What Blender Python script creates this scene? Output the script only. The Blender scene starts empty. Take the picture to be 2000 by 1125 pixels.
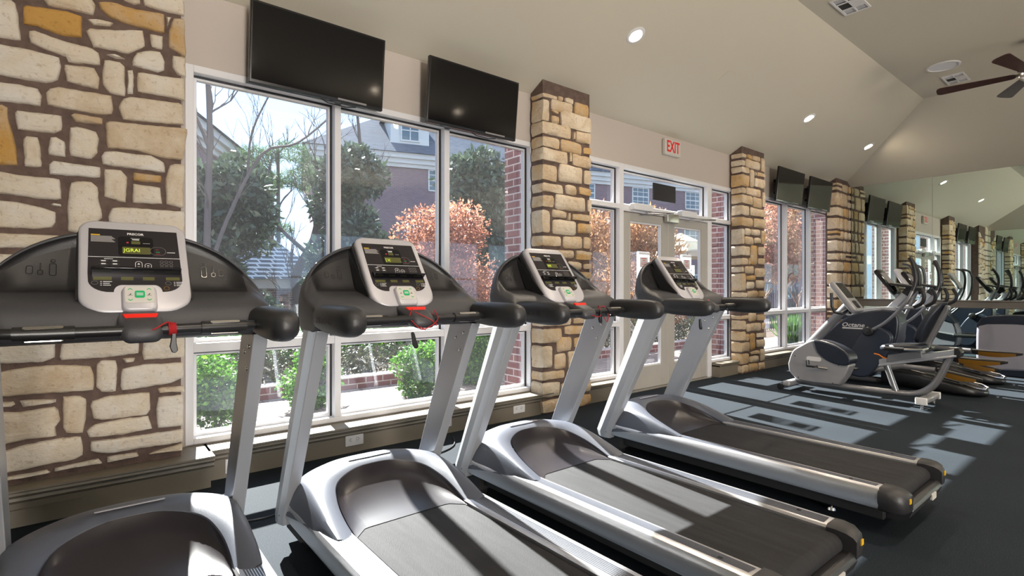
import bpy, bmesh, math, random
from mathutils import Vector, Matrix, noise as mn
S = bpy.context.scene
C = S.collection
PI = math.pi
# ------------------------------------------------------------------ camera, world, sun, lights, exposure
cam_d = bpy.data.cameras.new('camera')
cam_d.sensor_width = 36.0
cam_d.lens = 1030.0 / 2000.0 * 36.0
cam_d.shift_y = 1.0 / 2000.0
cam_d.clip_start = 0.05; cam_d.clip_end = 300
cam = bpy.data.objects.new('camera', cam_d); C.objects.link(cam)
cam.location = (0, 0, 1.2)
cam.rotation_euler = (PI / 2, 0, -math.radians(38.9))
S.camera = cam

world = bpy.data.worlds.new('sky'); S.world = world; world.use_nodes = True
wn = world.node_tree.nodes; wl = world.node_tree.links
bgn = wn['Background']
sky = wn.new('ShaderNodeTexSky'); sky.sky_type = 'HOSEK_WILKIE'
sky.sun_direction = Vector((0.148, 1.0, 0.81)).normalized(); sky.turbidity = 3.0; sky.ground_albedo = 0.4
mxw = wn.new('ShaderNodeMix'); mxw.data_type = 'RGBA'; mxw.inputs[0].default_value = 0.6
mxw.inputs[7].default_value = (0.50, 0.66, 0.92, 1)
wl.new(sky.outputs[0], mxw.inputs[6]); wl.new(mxw.outputs[2], bgn.inputs[0])
bgn.inputs[1].default_value = 2.8

sun_d = bpy.data.lights.new('sun', 'SUN'); sun_d.energy = 36.0; sun_d.angle = math.radians(0.6)
sun_d.color = (1.0, 0.965, 0.91)
sun = bpy.data.objects.new('sun', sun_d); C.objects.link(sun)
sun.rotation_euler = Vector((-0.182, -1.23, -1.0)).to_track_quat('-Z', 'Y').to_euler()

def area(name, loc, rot, sx, sy, e, col=(1, 1, 1)):
    d = bpy.data.lights.new(name, 'AREA'); d.shape = 'RECTANGLE'; d.size = sx; d.size_y = sy; d.energy = e; d.color = col
    o = bpy.data.objects.new(name, d); C.objects.link(o); o.location = loc; o.rotation_euler = rot
    return o
# added unseen uplights at the back wall that brighten the ceiling
for x, e in ((0.2, 120), (5.4, 85), (9.8, 48)):
    o = area('added_ceiling_uplight', (x, -7.42, 1.5), (PI / 2 + math.radians(31), 0, 0), 2.5, 1.7, e, (1.0, 0.88, 0.74))
    o.data.spread = math.radians(60)
# added unseen fill behind the camera, brightening the stone and other upright faces
area('added_back_fill', (-0.08, -7.42, 1.25), (PI / 2, 0, 0), 1.15, 2.3, 560, (1.0, 0.92, 0.85))

S.view_settings.view_transform = 'Standard'; S.view_settings.look = 'None'
S.view_settings.exposure = 0.0; S.view_settings.gamma = 1.0; S.view_settings.use_curve_mapping = False
S.cycles.max_bounces = 10; S.cycles.diffuse_bounces = 4; S.cycles.glossy_bounces = 6
S.cycles.transmission_bounces = 6; S.cycles.transparent_max_bounces = 16
S.cycles.caustics_reflective = False; S.cycles.caustics_refractive = False
S.cycles.sample_clamp_indirect = 12.0
S.cycles.use_denoising = True

# ------------------------------------------------------------------ materials
def nt_new(name):
    m = bpy.data.materials.new(name); m.use_nodes = True
    return m, m.node_tree.nodes, m.node_tree.links, m.node_tree.nodes['Principled BSDF']
def mat(name, col, rough=0.5, metal=0.0, bump=0.0, bscale=60.0, var=0.0, vscale=6.0, emit=None, es=0.0, spec=None, coat=0.0, stretch=None, detail=4.0):
    m, n, l, b = nt_new(name)
    b.inputs['Base Color'].default_value = (*col, 1)
    b.inputs['Roughness'].default_value = rough; b.inputs['Metallic'].default_value = metal
    if spec is not None: b.inputs['Specular IOR Level'].default_value = spec
    if coat: b.inputs['Coat Weight'].default_value = coat; b.inputs['Coat Roughness'].default_value = 0.08
    tc = n.new('ShaderNodeTexCoord'); src = tc.outputs['Object']
    if stretch:
        mp = n.new('ShaderNodeMapping'); mp.inputs['Scale'].default_value = stretch
        l.new(src, mp.inputs[0]); src = mp.outputs[0]
    if bump:
        t = n.new('ShaderNodeTexNoise'); t.inputs['Scale'].default_value = bscale; t.inputs['Detail'].default_value = detail
        l.new(src, t.inputs['Vector'])
        bp = n.new('ShaderNodeBump'); bp.inputs['Strength'].default_value = bump; bp.inputs['Distance'].default_value = 0.01
        l.new(t.outputs[0], bp.inputs['Height']); l.new(bp.outputs[0], b.inputs['Normal'])
    if var:
        t = n.new('ShaderNodeTexNoise'); t.inputs['Scale'].default_value = vscale; t.inputs['Detail'].default_value = 5
        l.new(src, t.inputs['Vector'])
        cr = n.new('ShaderNodeValToRGB')
        cr.color_ramp.elements[0].position = 0.3; cr.color_ramp.elements[1].position = 0.7
        cr.color_ramp.elements[0].color = (*[c * (1 - var) for c in col], 1)
        cr.color_ramp.elements[1].color = (*[min(1, c * (1 + var)) for c in col], 1)
        l.new(t.outputs[0], cr.inputs[0]); l.new(cr.outputs[0], b.inputs['Base Color'])
    if emit:
        b.inputs['Emission Color'].default_value = (*emit, 1); b.inputs['Emission Strength'].default_value = es
    return m
def ramp(n, l, fac, stops):
    cr = n.new('ShaderNodeValToRGB'); e = cr.color_ramp.elements
    while len(e) < len(stops): e.new(0.5)
    for i, (p, c) in enumerate(stops): e[i].position = p; e[i].color = (*c, 1)
    l.new(fac, cr.inputs[0]); return cr.outputs[0]

def mat_stone():
    m, n, l, b = nt_new('limestone')
    tc = n.new('ShaderNodeTexCoord'); at = n.new('ShaderNodeAttribute'); at.attribute_name = 'tint'
    nz = n.new('ShaderNodeTexNoise'); nz.inputs['Scale'].default_value = 5.0; nz.inputs['Detail'].default_value = 8; nz.inputs['Roughness'].default_value = 0.65
    l.new(tc.outputs['Object'], nz.inputs['Vector'])
    nz.inputs['Distortion'].default_value = 0.6
    ad = n.new('ShaderNodeMath'); ad.operation = 'MULTIPLY_ADD'; ad.inputs[1].default_value = 1.0
    l.new(nz.outputs[0], ad.inputs[0])
    sb = n.new('ShaderNodeMath'); sb.operation = 'SUBTRACT'; sb.inputs[1].default_value = 0.22; l.new(at.outputs['Fac'], sb.inputs[0])
    l.new(sb.outputs[0], ad.inputs[2])
    c = ramp(n, l, ad.outputs[0], [(0.20, (0.84, 0.79, 0.70)), (0.46, (0.79, 0.69, 0.54)), (0.74, (0.62, 0.47, 0.30)), (1.0, (0.62, 0.35, 0.09))])
    n3 = n.new('ShaderNodeTexNoise'); n3.inputs['Scale'].default_value = 34; n3.inputs['Detail'].default_value = 6; n3.inputs['Roughness'].default_value = 0.7
    l.new(tc.outputs['Object'], n3.inputs['Vector'])
    pits = ramp(n, l, n3.outputs[0], [(0.33, (0.50, 0.40, 0.30)), (0.44, (1, 1, 1))])
    mx = n.new('ShaderNodeMix'); mx.data_type = 'RGBA'; mx.blend_type = 'MULTIPLY'; mx.inputs[0].default_value = 0.55
    l.new(c, mx.inputs[6]); l.new(pits, mx.inputs[7]); l.new(mx.outputs[2], b.inputs['Base Color'])
    n2 = n.new('ShaderNodeTexNoise'); n2.inputs['Scale'].default_value = 28; n2.inputs['Detail'].default_value = 9; n2.inputs['Roughness'].default_value = 0.7
    mp = n.new('ShaderNodeMapping'); mp.inputs['Scale'].default_value = (0.5, 0.5, 1.0); mp.inputs['Rotation'].default_value = (0.3, 0.4, 0.2)
    l.new(tc.outputs['Object'], mp.inputs[0]); l.new(mp.outputs[0], n2.inputs['Vector'])
    bp = n.new('ShaderNodeBump'); bp.inputs['Strength'].default_value = 0.9; bp.inputs['Distance'].default_value = 0.018
    l.new(n2.outputs[0], bp.inputs['Height']); l.new(bp.outputs[0], b.inputs['Normal'])
    b.inputs['Roughness'].default_value = 0.85
    return m
def mat_brick(name, c1, c2, mortar, scale=1.0, bump=0.4, axis='xz'):
    m, n, l, b = nt_new(name)
    tc = n.new('ShaderNodeTexCoord'); sp = n.new('ShaderNodeSeparateXYZ'); cb = n.new('ShaderNodeCombineXYZ')
    l.new(tc.outputs['Object'], sp.inputs[0])
    if axis == 'xz':
        ad = n.new('ShaderNodeMath'); ad.operation = 'ADD'
        l.new(sp.outputs[0], ad.inputs[0]); l.new(sp.outputs[1], ad.inputs[1]); l.new(ad.outputs[0], cb.inputs[0]); l.new(sp.outputs[2], cb.inputs[1])
    else:
        l.new(sp.outputs[0], cb.inputs[0]); l.new(sp.outputs[1], cb.inputs[1])
    br = n.new('ShaderNodeTexBrick'); br.inputs['Scale'].default_value = scale
    br.inputs['Brick Width'].default_value = 0.215; br.inputs['Row Height'].default_value = 0.075; br.inputs['Mortar Size'].default_value = 0.007
    br.inputs['Color1'].default_value = (*c1, 1); br.inputs['Color2'].default_value = (*c2, 1); br.inputs['Mortar'].default_value = (*mortar, 1)
    l.new(cb.outputs[0], br.inputs['Vector']); l.new(br.outputs['Color'], b.inputs['Base Color'])
    bp = n.new('ShaderNodeBump'); bp.inputs['Strength'].default_value = bump; bp.inputs['Distance'].default_value = 0.01; bp.invert = True
    l.new(br.outputs['Fac'], bp.inputs['Height']); l.new(bp.outputs[0], b.inputs['Normal'])
    b.inputs['Roughness'].default_value = 0.9
    return m
def mat_floor():
    m, n, l, b = nt_new('rubber_floor')
    tc = n.new('ShaderNodeTexCoord')
    nz = n.new('ShaderNodeTexNoise'); nz.inputs['Scale'].default_value = 260; nz.inputs['Detail'].default_value = 2
    l.new(tc.outputs['Object'], nz.inputs['Vector'])
    n2 = n.new('ShaderNodeTexNoise'); n2.inputs['Scale'].default_value = 1.6; n2.inputs['Detail'].default_value = 6
    l.new(tc.outputs['Object'], n2.inputs['Vector'])
    c = ramp(n, l, nz.outputs[0], [(0.35, (0.013, 0.0185, 0.025)), (0.62, (0.024, 0.032, 0.041)), (0.78, (0.09, 0.105, 0.115))])
    mx = n.new('ShaderNodeMix'); mx.data_type = 'RGBA'; mx.blend_type = 'MULTIPLY'; mx.inputs[0].default_value = 0.6
    c2 = ramp(n, l, n2.outputs[0], [(0.3, (0.65, 0.65, 0.65)), (0.7, (1.0, 1.0, 1.0))])
    l.new(c, mx.inputs[6]); l.new(c2, mx.inputs[7]); l.new(mx.outputs[2], b.inputs['Base Color'])
    b.inputs['Roughness'].default_value = 0.82
    b.inputs['Specular IOR Level'].default_value = 0.12
    bp = n.new('ShaderNodeBump'); bp.inputs['Strength'].default_value = 0.25; bp.inputs['Distance'].default_value = 0.002
    l.new(nz.outputs[0], bp.inputs['Height']); l.new(bp.outputs[0], b.inputs['Normal'])
    return m
def mat_glass(name='window_glass', dust=0.008, tint=(0.93, 0.97, 0.985)):
    m, n, l, b = nt_new(name); n.remove(b)
    out = n['Material Output']
    tr = n.new('ShaderNodeBsdfTransparent'); tr.inputs[0].default_value = (*tint, 1)
    gl = n.new('ShaderNodeBsdfGlossy'); gl.inputs['Roughness'].default_value = 0.0; gl.inputs[0].default_value = (0.95, 0.97, 1, 1)
    fr = n.new('ShaderNodeFresnel'); fr.inputs[0].default_value = 1.52
    mul = n.new('ShaderNodeMath'); mul.operation = 'MULTIPLY'; mul.inputs[1].default_value = 1.7; mul.use_clamp = True
    l.new(fr.outputs[0], mul.inputs[0])
    mx = n.new('ShaderNodeMixShader'); l.new(mul.outputs[0], mx.inputs[0]); l.new(tr.outputs[0], mx.inputs[1]); l.new(gl.outputs[0], mx.inputs[2])
    if dust:
        tl = n.new('ShaderNodeBsdfTranslucent'); tl.inputs[0].default_value = (0.85, 0.9, 1.0, 1)
        m2 = n.new('ShaderNodeMixShader')
        tc = n.new('ShaderNodeTexCoord'); nz = n.new('ShaderNodeTexNoise'); nz.inputs['Scale'].default_value = 2.2; nz.inputs['Detail'].default_value = 6
        l.new(tc.outputs['Object'], nz.inputs['Vector'])
        mr = n.new('ShaderNodeMapRange'); mr.inputs['From Min'].default_value = 0.3; mr.inputs['From Max'].default_value = 0.7
        mr.inputs['To Min'].default_value = dust * 0.6; mr.inputs['To Max'].default_value = dust * 1.4
        l.new(nz.outputs[0], mr.inputs[0]); l.new(mr.outputs[0], m2.inputs[0])
        l.new(mx.outputs[0], m2.inputs[1]); l.new(tl.outputs[0], m2.inputs[2]); l.new(m2.outputs[0], out.inputs[0])
    else: l.new(mx.outputs[0], out.inputs[0])
    return m
def mat_leaf(name, c1, c2, rough=0.45, trans=0.3):
    m, n, l, b = nt_new(name)
    at = n.new('ShaderNodeAttribute'); at.attribute_name = 'tint'
    c = ramp(n, l, at.outputs['Fac'], [(0.0, c1), (1.0, c2)])
    l.new(c, b.inputs['Base Color']); b.inputs['Roughness'].default_value = rough
    tl = n.new('ShaderNodeBsdfTranslucent'); l.new(c, tl.inputs[0])
    mx = n.new('ShaderNodeMixShader'); mx.inputs[0].default_value = trans
    l.new(b.outputs[0], mx.inputs[1]); l.new(tl.outputs[0], mx.inputs[2]); l.new(mx.outputs[0], n['Material Output'].inputs[0])
    return m

M = {}
M['wall'] = mat('painted_wall', (0.56, 0.50, 0.45), 0.75, bump=0.12, bscale=90)
M['ceil'] = mat('painted_ceiling', (0.60, 0.56, 0.46), 0.8, bump=0.08, bscale=70)
M['bench'] = mat('taupe_paint', (0.20, 0.175, 0.135), 0.42, bump=0.05, bscale=40)
M['floor'] = mat_floor()
M['stone'] = mat_stone()
M['mortar'] = mat('brown_mortar', (0.135, 0.092, 0.075), 0.95, bump=0.6, bscale=120, var=0.25, vscale=20)
M['wframe'] = mat('white_aluminium', (0.80, 0.80, 0.82), 0.35, bump=0.02)
M['gasket'] = mat('black_gasket', (0.012, 0.014, 0.018), 0.5)
M['glass'] = mat_glass()
M['glass_door'] = mat_glass('door_glass', 0.005, (0.94, 0.97, 0.98))
M['doorp'] = mat('painted_door', (0.46, 0.44, 0.40), 0.45, var=0.06, vscale=3)
M['silver'] = mat('silver_paint', (0.46, 0.48, 0.51), 0.33, metal=0.35, bump=0.03, bscale=400)
M['alu'] = mat('brushed_aluminium', (0.58, 0.58, 0.60), 0.3, metal=0.8, bump=0.06, bscale=30, stretch=(1, 60, 60))
M['dkplastic'] = mat('charcoal_plastic', (0.026, 0.0255, 0.028), 0.42, bump=0.12, bscale=500)
M['shell'] = mat('graphite_plastic', (0.050, 0.050, 0.056), 0.45, bump=0.14, bscale=450)
M['cup'] = mat('dark_grey_plastic', (0.018, 0.0175, 0.019), 0.38, bump=0.14, bscale=450)
M['hood'] = mat('grey_plastic', (0.085, 0.095, 0.122), 0.44, bump=0.10, bscale=450)
M['hoodin'] = mat('dark_smoked_plastic', (0.020, 0.017, 0.021), 0.32)
M['bezel'] = mat('light_silver_plastic', (0.52, 0.51, 0.54), 0.38, metal=0.15)
M['panel'] = mat('black_console', (0.022, 0.019, 0.022), 0.25)
M['panel2'] = mat('glossy_black', (0.006, 0.006, 0.008), 0.08)
M['black'] = mat('black_rubber', (0.012, 0.012, 0.013), 0.38)
M['matblack'] = mat('matte_black', (0.015, 0.015, 0.016), 0.7)
M['belt'] = mat('tread_belt', (0.025, 0.025, 0.027), 0.7, spec=0.2, bump=0.35, bscale=300, var=0.25, vscale=9, stretch=(3.0, 0.35, 1))
M['red'] = mat('red_plastic', (0.75, 0.02, 0.01), 0.35, emit=(1, 0.02, 0.01), es=0.15)
M['redcord'] = mat('red_cord', (0.40, 0.01, 0.015), 0.7)
M['green'] = mat('green_button', (0.0, 0.42, 0.14), 0.4)
M['btn'] = mat('ivory_keypad', (0.60, 0.58, 0.54), 0.4)
M['print'] = mat('white_print', (0.75, 0.75, 0.75), 0.5)
M['greyprint'] = mat('grey_print', (0.25, 0.24, 0.24), 0.5)
M['yellow'] = mat('yellow_label', (0.75, 0.45, 0.02), 0.5)
M['led'] = mat('led_dots', (0.3, 0.4, 0.02), 0.5, emit=(0.62, 0.75, 0.08), es=0.9)
M['ledbg'] = mat('led_window', (0.10, 0.10, 0.03), 0.3)
M['steel'] = mat('polished_steel', (0.70, 0.68, 0.66), 0.2, metal=1.0)
M['white'] = mat('white_plastic', (0.72, 0.72, 0.72), 0.4)
M['tvscreen'] = mat('tv_screen', (0.004, 0.004, 0.005), 0.07, spec=0.30)
M['tvbody'] = mat('tv_casing', (0.01, 0.01, 0.011), 0.25)
m, n, l, b = nt_new('mirror_glass'); b.inputs['Base Color'].default_value = (0.70, 0.80, 0.74, 1); b.inputs['Metallic'].default_value = 1; b.inputs['Roughness'].default_value = 0.0
M['mirror'] = m
M['rail'] = mat('rail_paint', (0.13, 0.12, 0.105), 0.5)
M['brick'] = mat_brick('dark_red_brick', (0.13, 0.042, 0.045), (0.20, 0.075, 0.075), (0.45, 0.41, 0.40))
M['brickfar'] = mat_brick('plum_brick', (0.16, 0.10, 0.125), (0.20, 0.13, 0.15), (0.27, 0.22, 0.24), 1.0, 0.1)
M['shingle'] = mat('slate_shingles', (0.085, 0.11, 0.15), 0.9, spec=0.1, bump=0.5, bscale=6, var=0.3, vscale=3, stretch=(1, 1, 6))
M['cornice'] = mat('cream_cornice', (0.62, 0.62, 0.60), 0.6)
M['extglass'] = mat('house_glass', (0.10, 0.16, 0.20), 0.08)
M['paver'] = mat_brick('pale_pavers', (0.20, 0.165, 0.15), (0.27, 0.225, 0.205), (0.10, 0.08, 0.075), 0.6, 0.3, 'xy')
M['soil'] = mat('garden_soil', (0.10, 0.07, 0.05), 0.95, bump=0.8, bscale=30, var=0.4, vscale=10)
M['bark'] = mat('grey_bark', (0.12, 0.10, 0.095), 0.9, bump=0.8, bscale=25)
M['twig'] = mat('tan_twigs', (0.30, 0.21, 0.16), 0.85)
M['l_mag'] = mat_leaf('glossy_evergreen_leaf', (0.008, 0.026, 0.014), (0.11, 0.16, 0.10), 0.20, 0.15)
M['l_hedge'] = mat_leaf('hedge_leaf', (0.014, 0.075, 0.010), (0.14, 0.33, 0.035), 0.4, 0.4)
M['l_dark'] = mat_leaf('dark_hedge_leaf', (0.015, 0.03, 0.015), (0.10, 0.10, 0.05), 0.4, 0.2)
M['l_orange'] = mat_leaf('russet_leaf', (0.22, 0.075, 0.04), (0.52, 0.25, 0.16), 0.6, 0.45)
M['l_dry'] = mat_leaf('dry_stalk', (0.22, 0.12, 0.06), (0.60, 0.34, 0.18), 0.7, 0.3)
M['l_pine'] = mat_leaf('pine_needle', (0.03, 0.09, 0.04), (0.16, 0.26, 0.12), 0.6, 0.3)
M['l_frond'] = mat_leaf('cycad_frond', (0.03, 0.22, 0.02), (0.14, 0.50, 0.07), 0.4, 0.4)
M['fence'] = mat('black_iron', (0.02, 0.02, 0.025), 0.5)
M['water'] = mat('pool_water', (0.03, 0.14, 0.20), 0.05)
M['wood'] = mat('walnut_blade', (0.055, 0.02, 0.015), 0.3, var=0.3, vscale=12, stretch=(1, 8, 1))
M['nickel'] = mat('brushed_nickel', (0.50, 0.48, 0.45), 0.28, metal=1)
M['lamp'] = mat('lamp_glow', (1, 1, 1), 0.5, emit=(1.0, 0.84, 0.64), es=350)
M['exitred'] = mat('exit_red', (0.6, 0.01, 0.01), 0.4, emit=(1.0, 0.01, 0.01), es=0.15)
M['exitwhite'] = mat('exit_face', (0.62, 0.60, 0.55), 0.4)
M['bikegrey'] = mat('bike_shroud', (0.34, 0.34, 0.35), 0.4, metal=0.3)
M['navy'] = mat('navy_plastic', (0.012, 0.017, 0.030), 0.33, bump=0.06, bscale=300)
M['tubegrey'] = mat('grey_tube', (0.24, 0.24, 0.25), 0.33, metal=0.5)
M['gold'] = mat('ochre_plastic', (0.20, 0.095, 0.008), 0.45)
M['orange'] = mat('orange_lever', (0.85, 0.22, 0.02), 0.4)
M['seat'] = mat('navy_upholstery', (0.010, 0.014, 0.024), 0.5)
M['paper'] = mat('paper', (0.75, 0.74, 0.74), 0.6)
M['signred'] = mat('red_ink', (0.55, 0.03, 0.05), 0.6)
M['acrylic'] = mat_glass('clear_acrylic', 0.12, (0.93, 0.94, 0.95))
M['tan'] = mat('tan_canvas', (0.55, 0.45, 0.33), 0.8)
M['pebble'] = mat('pebble', (0.45, 0.40, 0.34), 0.8, var=0.4, vscale=2)

# ------------------------------------------------------------------ mesh helpers
class MB:
    """collects shapes and links them as one mesh object"""
    def __init__(s): s.v = []; s.f = []; s.m = []; s.t = []; s.mi = 0; s.tint = 0.0
    def add(s, vs, fs):
        o = len(s.v); s.v += [tuple(v) for v in vs]; s.t += [s.tint] * len(vs)
        for f in fs: s.f.append(tuple(o + i for i in f)); s.m.append(s.mi)
        return s
    def mat(s, i): s.mi = i; return s
    def box(s, x0, x1, y0, y1, z0, z1):
        v = [(x, y, z) for z in (z0, z1) for y in (y0, y1) for x in (x0, x1)]
        return s.add(v, [(0, 2, 3, 1), (4, 5, 7, 6), (0, 1, 5, 4), (2, 6, 7, 3), (0, 4, 6, 2), (1, 3, 7, 5)])
    def hexa(s, a, b_):
        """two quads (bottom loop a, top loop b)"""
        return s.add(list(a) + list(b_), [(3, 2, 1, 0), (4, 5, 6, 7), (0, 1, 5, 4), (1, 2, 6, 5), (2, 3, 7, 6), (3, 0, 4, 7)])
    def prism(s, pts, axis, a, b_):
        """extrude closed 2D outline; axis 'x': pts=(y,z); 'y': (x,z); 'z': (x,y)"""
        n = len(pts)
        def P(p, t):
            return (t, p[0], p[1]) if axis == 'x' else (p[0], t, p[1]) if axis == 'y' else (p[0], p[1], t)
        vs = [P(p, a) for p in pts] + [P(p, b_) for p in pts]
        fs = [tuple(range(n - 1, -1, -1)), tuple(range(n, 2 * n))] + [(i, (i + 1) % n, n + (i + 1) % n, n + i) for i in range(n)]
        return s.add(vs, fs)
    def loft(s, secs, cap=True, closed=True):
        n = len(secs[0]); vs = [p for sec in secs for p in sec]; fs = []
        for i in range(len(secs) - 1):
            for j in range(n if closed else n - 1):
                fs.append((i * n + j, i * n + (j + 1) % n, (i + 1) * n + (j + 1) % n, (i + 1) * n + j))
        if cap and closed:
            fs.append(tuple(range(n - 1, -1, -1))); fs.append(tuple(range((len(secs) - 1) * n, len(secs) * n)))
        return s.add(vs, fs)
    def tube(s, pts, r, n=10, cap=True, up=Vector((0, 0, 1)), sy=1.0):
        pts = [Vector(p) for p in pts]; rr = r if isinstance(r, (list, tuple)) else [r] * len(pts)
        secs = []; ref = None
        for i, p in enumerate(pts):
            d = (pts[min(i + 1, len(pts) - 1)] - pts[max(i - 1, 0)]).normalized()
            if ref is None:
                ref = up if abs(d.dot(up)) < 0.95 else Vector((1, 0, 0))
            a = d.cross(ref)
            if a.length < 1e-5: a = d.cross(Vector((0.3, 1, 0.2)))
            a.normalize(); b_ = a.cross(d).normalized(); ref = b_
            secs.append([p + (a * math.cos(2 * PI * k / n) + b_ * math.sin(2 * PI * k / n) * sy) * rr[i] for k in range(n)])
        return s.loft(secs, cap)
    def cyl(s, c, axis, r, h, n=24, r2=None):
        c = Vector(c); d = {'x': Vector((1, 0, 0)), 'y': Vector((0, 1, 0)), 'z': Vector((0, 0, 1))}[axis] if isinstance(axis, str) else Vector(axis).normalized()
        return s.tube([c - d * h / 2, c + d * h / 2], [r, r if r2 is None else r2], n)
    def lathe(s, prof, c=(0, 0, 0), axis=Vector((0, 0, 1)), n=24):
        axis = Vector(axis).normalized(); a = axis.orthogonal().normalized(); b_ = axis.cross(a); c = Vector(c)
        secs = [[c + axis * z + (a * math.cos(2 * PI * k / n) + b_ * math.sin(2 * PI * k / n)) * r for k in range(n)] for r, z in prof]
        return s.loft(secs)
    def rbox(s, c, size, r, rot=None, n=3):
        """box with rounded edges and corners"""
        hx, hy, hz = [q / 2 for q in size]; r = min(r, hx, hy, hz); vs = []; fs = []; idx = {}
        def key(p):
            k = (round(p[0], 6), round(p[1], 6), round(p[2], 6))
            if k not in idx: idx[k] = len(vs); vs.append(p)
            return idx[k]
        ts = [-1 + i / n for i in range(n)] + [0.0] if False else None
        lin = [(-1, -1 + 0)]
        g = []
        for i in range(n + 1): g.append((-1, math.tan(-PI / 4 + PI / 4 * i / n)))
        for i in range(n + 1): g.append((1, math.tan(PI / 4 * i / n)))
        def coord(h, q): return (q[0] * (h - r), q[1])
        H = (hx, hy, hz)
        for ax in range(3):
            u, w = (ax + 1) % 3, (ax + 2) % 3
            for sg in (-1, 1):
                grid = []
                for qu in g:
                    row = []
                    for qw in g:
                        base = [0, 0, 0]; d = [0, 0, 0]
                        base[ax] = sg * (H[ax] - r); base[u] = qu[0] * (H[u] - r); base[w] = qw[0] * (H[w] - r)
                        d[ax] = sg; d[u] = qu[1] if qu[0] < 0 else qu[1]; d[w] = qw[1]
                        dv = Vector(d).normalized() * r
                        row.append(key(tuple(base[k] + dv[k] for k in range(3))))
                    grid.append(row)
                for i in range(len(g) - 1):
                    for j in range(len(g) - 1):
                        q = [grid[i][j], grid[i + 1][j], grid[i + 1][j + 1], grid[i][j + 1]]
                        q2 = []
                        for k in q:
                            if k not in q2: q2.append(k)
                        if len(q2) < 3: continue
                        fs.append(tuple(q2) if sg > 0 else tuple(reversed(q2)))
        Mx = Matrix.Translation(Vector(c)) @ (rot.to_4x4() if rot is not None else Matrix.Identity(4))
        return s.add([Mx @ Vector(v) for v in vs], fs)
    def xf(s, Mx, start=0):
        for i in range(start, len(s.v)): s.v[i] = tuple(Mx @ Vector(s.v[i]))
        return s
    def build(s, name, mats, parent=None, smooth=35, bevel=0.0, seg=2, tint=False, subsurf=0, loc=None):
        me = bpy.data.meshes.new(name)
        me.from_pydata(s.v, [], s.f)
        mats = mats if isinstance(mats, (list, tuple)) else [mats]
        for q in mats: me.materials.append(M[q] if isinstance(q, str) else q)
        me.polygons.foreach_set('material_index', [min(q, len(mats) - 1) for q in s.m])
        if tint:
            at = me.attributes.new('tint', 'FLOAT', 'POINT'); at.data.foreach_set('value', s.t)
        me.update()
        if smooth:
            me.polygons.foreach_set('use_smooth', [True] * len(me.polygons))
            if smooth < 179: me.set_sharp_from_angle(angle=math.radians(smooth))
        o = bpy.data.objects.new(name, me); C.objects.link(o)
        if bevel:
            md = o.modifiers.new('bevel', 'BEVEL'); md.width = bevel; md.segments = seg; md.limit_method = 'ANGLE'; md.angle_limit = math.radians(32)
            md.harden_normals = False
        if subsurf:
            md = o.modifiers.new('sub', 'SUBSURF'); md.levels = subsurf; md.render_levels = subsurf
        if parent: o.parent = parent
        if loc: o.location = loc
        return o
def tag(o, label=None, cat=None, group=None, kind=None):
    if label: o['label'] = label
    if cat: o['category'] = cat
    if group: o['group'] = group
    if kind: o['kind'] = kind
    return o
def empty(name, loc=(0, 0, 0), rz=0.0):
    o = bpy.data.objects.new(name, None); C.objects.link(o); o.location = loc; o.rotation_euler = (0, 0, rz); o.empty_display_size = 0.1
    return o
def struct(name, mb, mats, parent=None, **k):
    o = mb.build(name, mats, parent, **k)
    if not parent: o['kind'] = 'structure'
    return o
def kids(o): return list(o.children)
def copy_tree(o, parent=None):
    c = o.copy(); C.objects.link(c); c.parent = parent
    for ch in kids(o): copy_tree(ch, c)
    return c
def rrect(w, h, r, n=6, cx=0, cy=0):
    """rounded rectangle outline; r single or (bl, br, tr, tl)"""
    rs = r if isinstance(r, (list, tuple)) else (r,) * 4; out = []
    for (sx, sy, a0, q) in ((-1, -1, PI, rs[0]), (1, -1, 1.5 * PI, rs[1]), (1, 1, 0, rs[2]), (-1, 1, 0.5 * PI, rs[3])):
        for i in range(n + 1):
            a = a0 + PI / 2 * i / n
            out.append((cx + sx * (w / 2 - q) + q * math.cos(a), cy + sy * (h / 2 - q) + q * math.sin(a)))
    return out
def text(name, s, size, mt, parent, Mx, depth=0.0008, align='CENTER', bold=0.0, sx=1.0):
    cu = bpy.data.curves.new(name, 'FONT'); cu.body = s; cu.size = size; cu.extrude = depth; cu.align_x = align; cu.align_y = 'CENTER'; cu.offset = bold
    cu.resolution_u = 2
    t = bpy.data.objects.new(name, cu); C.objects.link(t)
    dg = bpy.context.evaluated_depsgraph_get(); me = bpy.data.meshes.new_from_object(t.evaluated_get(dg))
    bpy.data.objects.remove(t); bpy.data.curves.remove(cu)
    me.materials.clear(); me.materials.append(M[mt])
    for v in me.vertices: v.co.x *= sx
    me.transform(Mx); me.update()
    o = bpy.data.objects.new(name, me); C.objects.link(o)
    if parent: o.parent = parent
    return o
R = random.Random(7)
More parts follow.
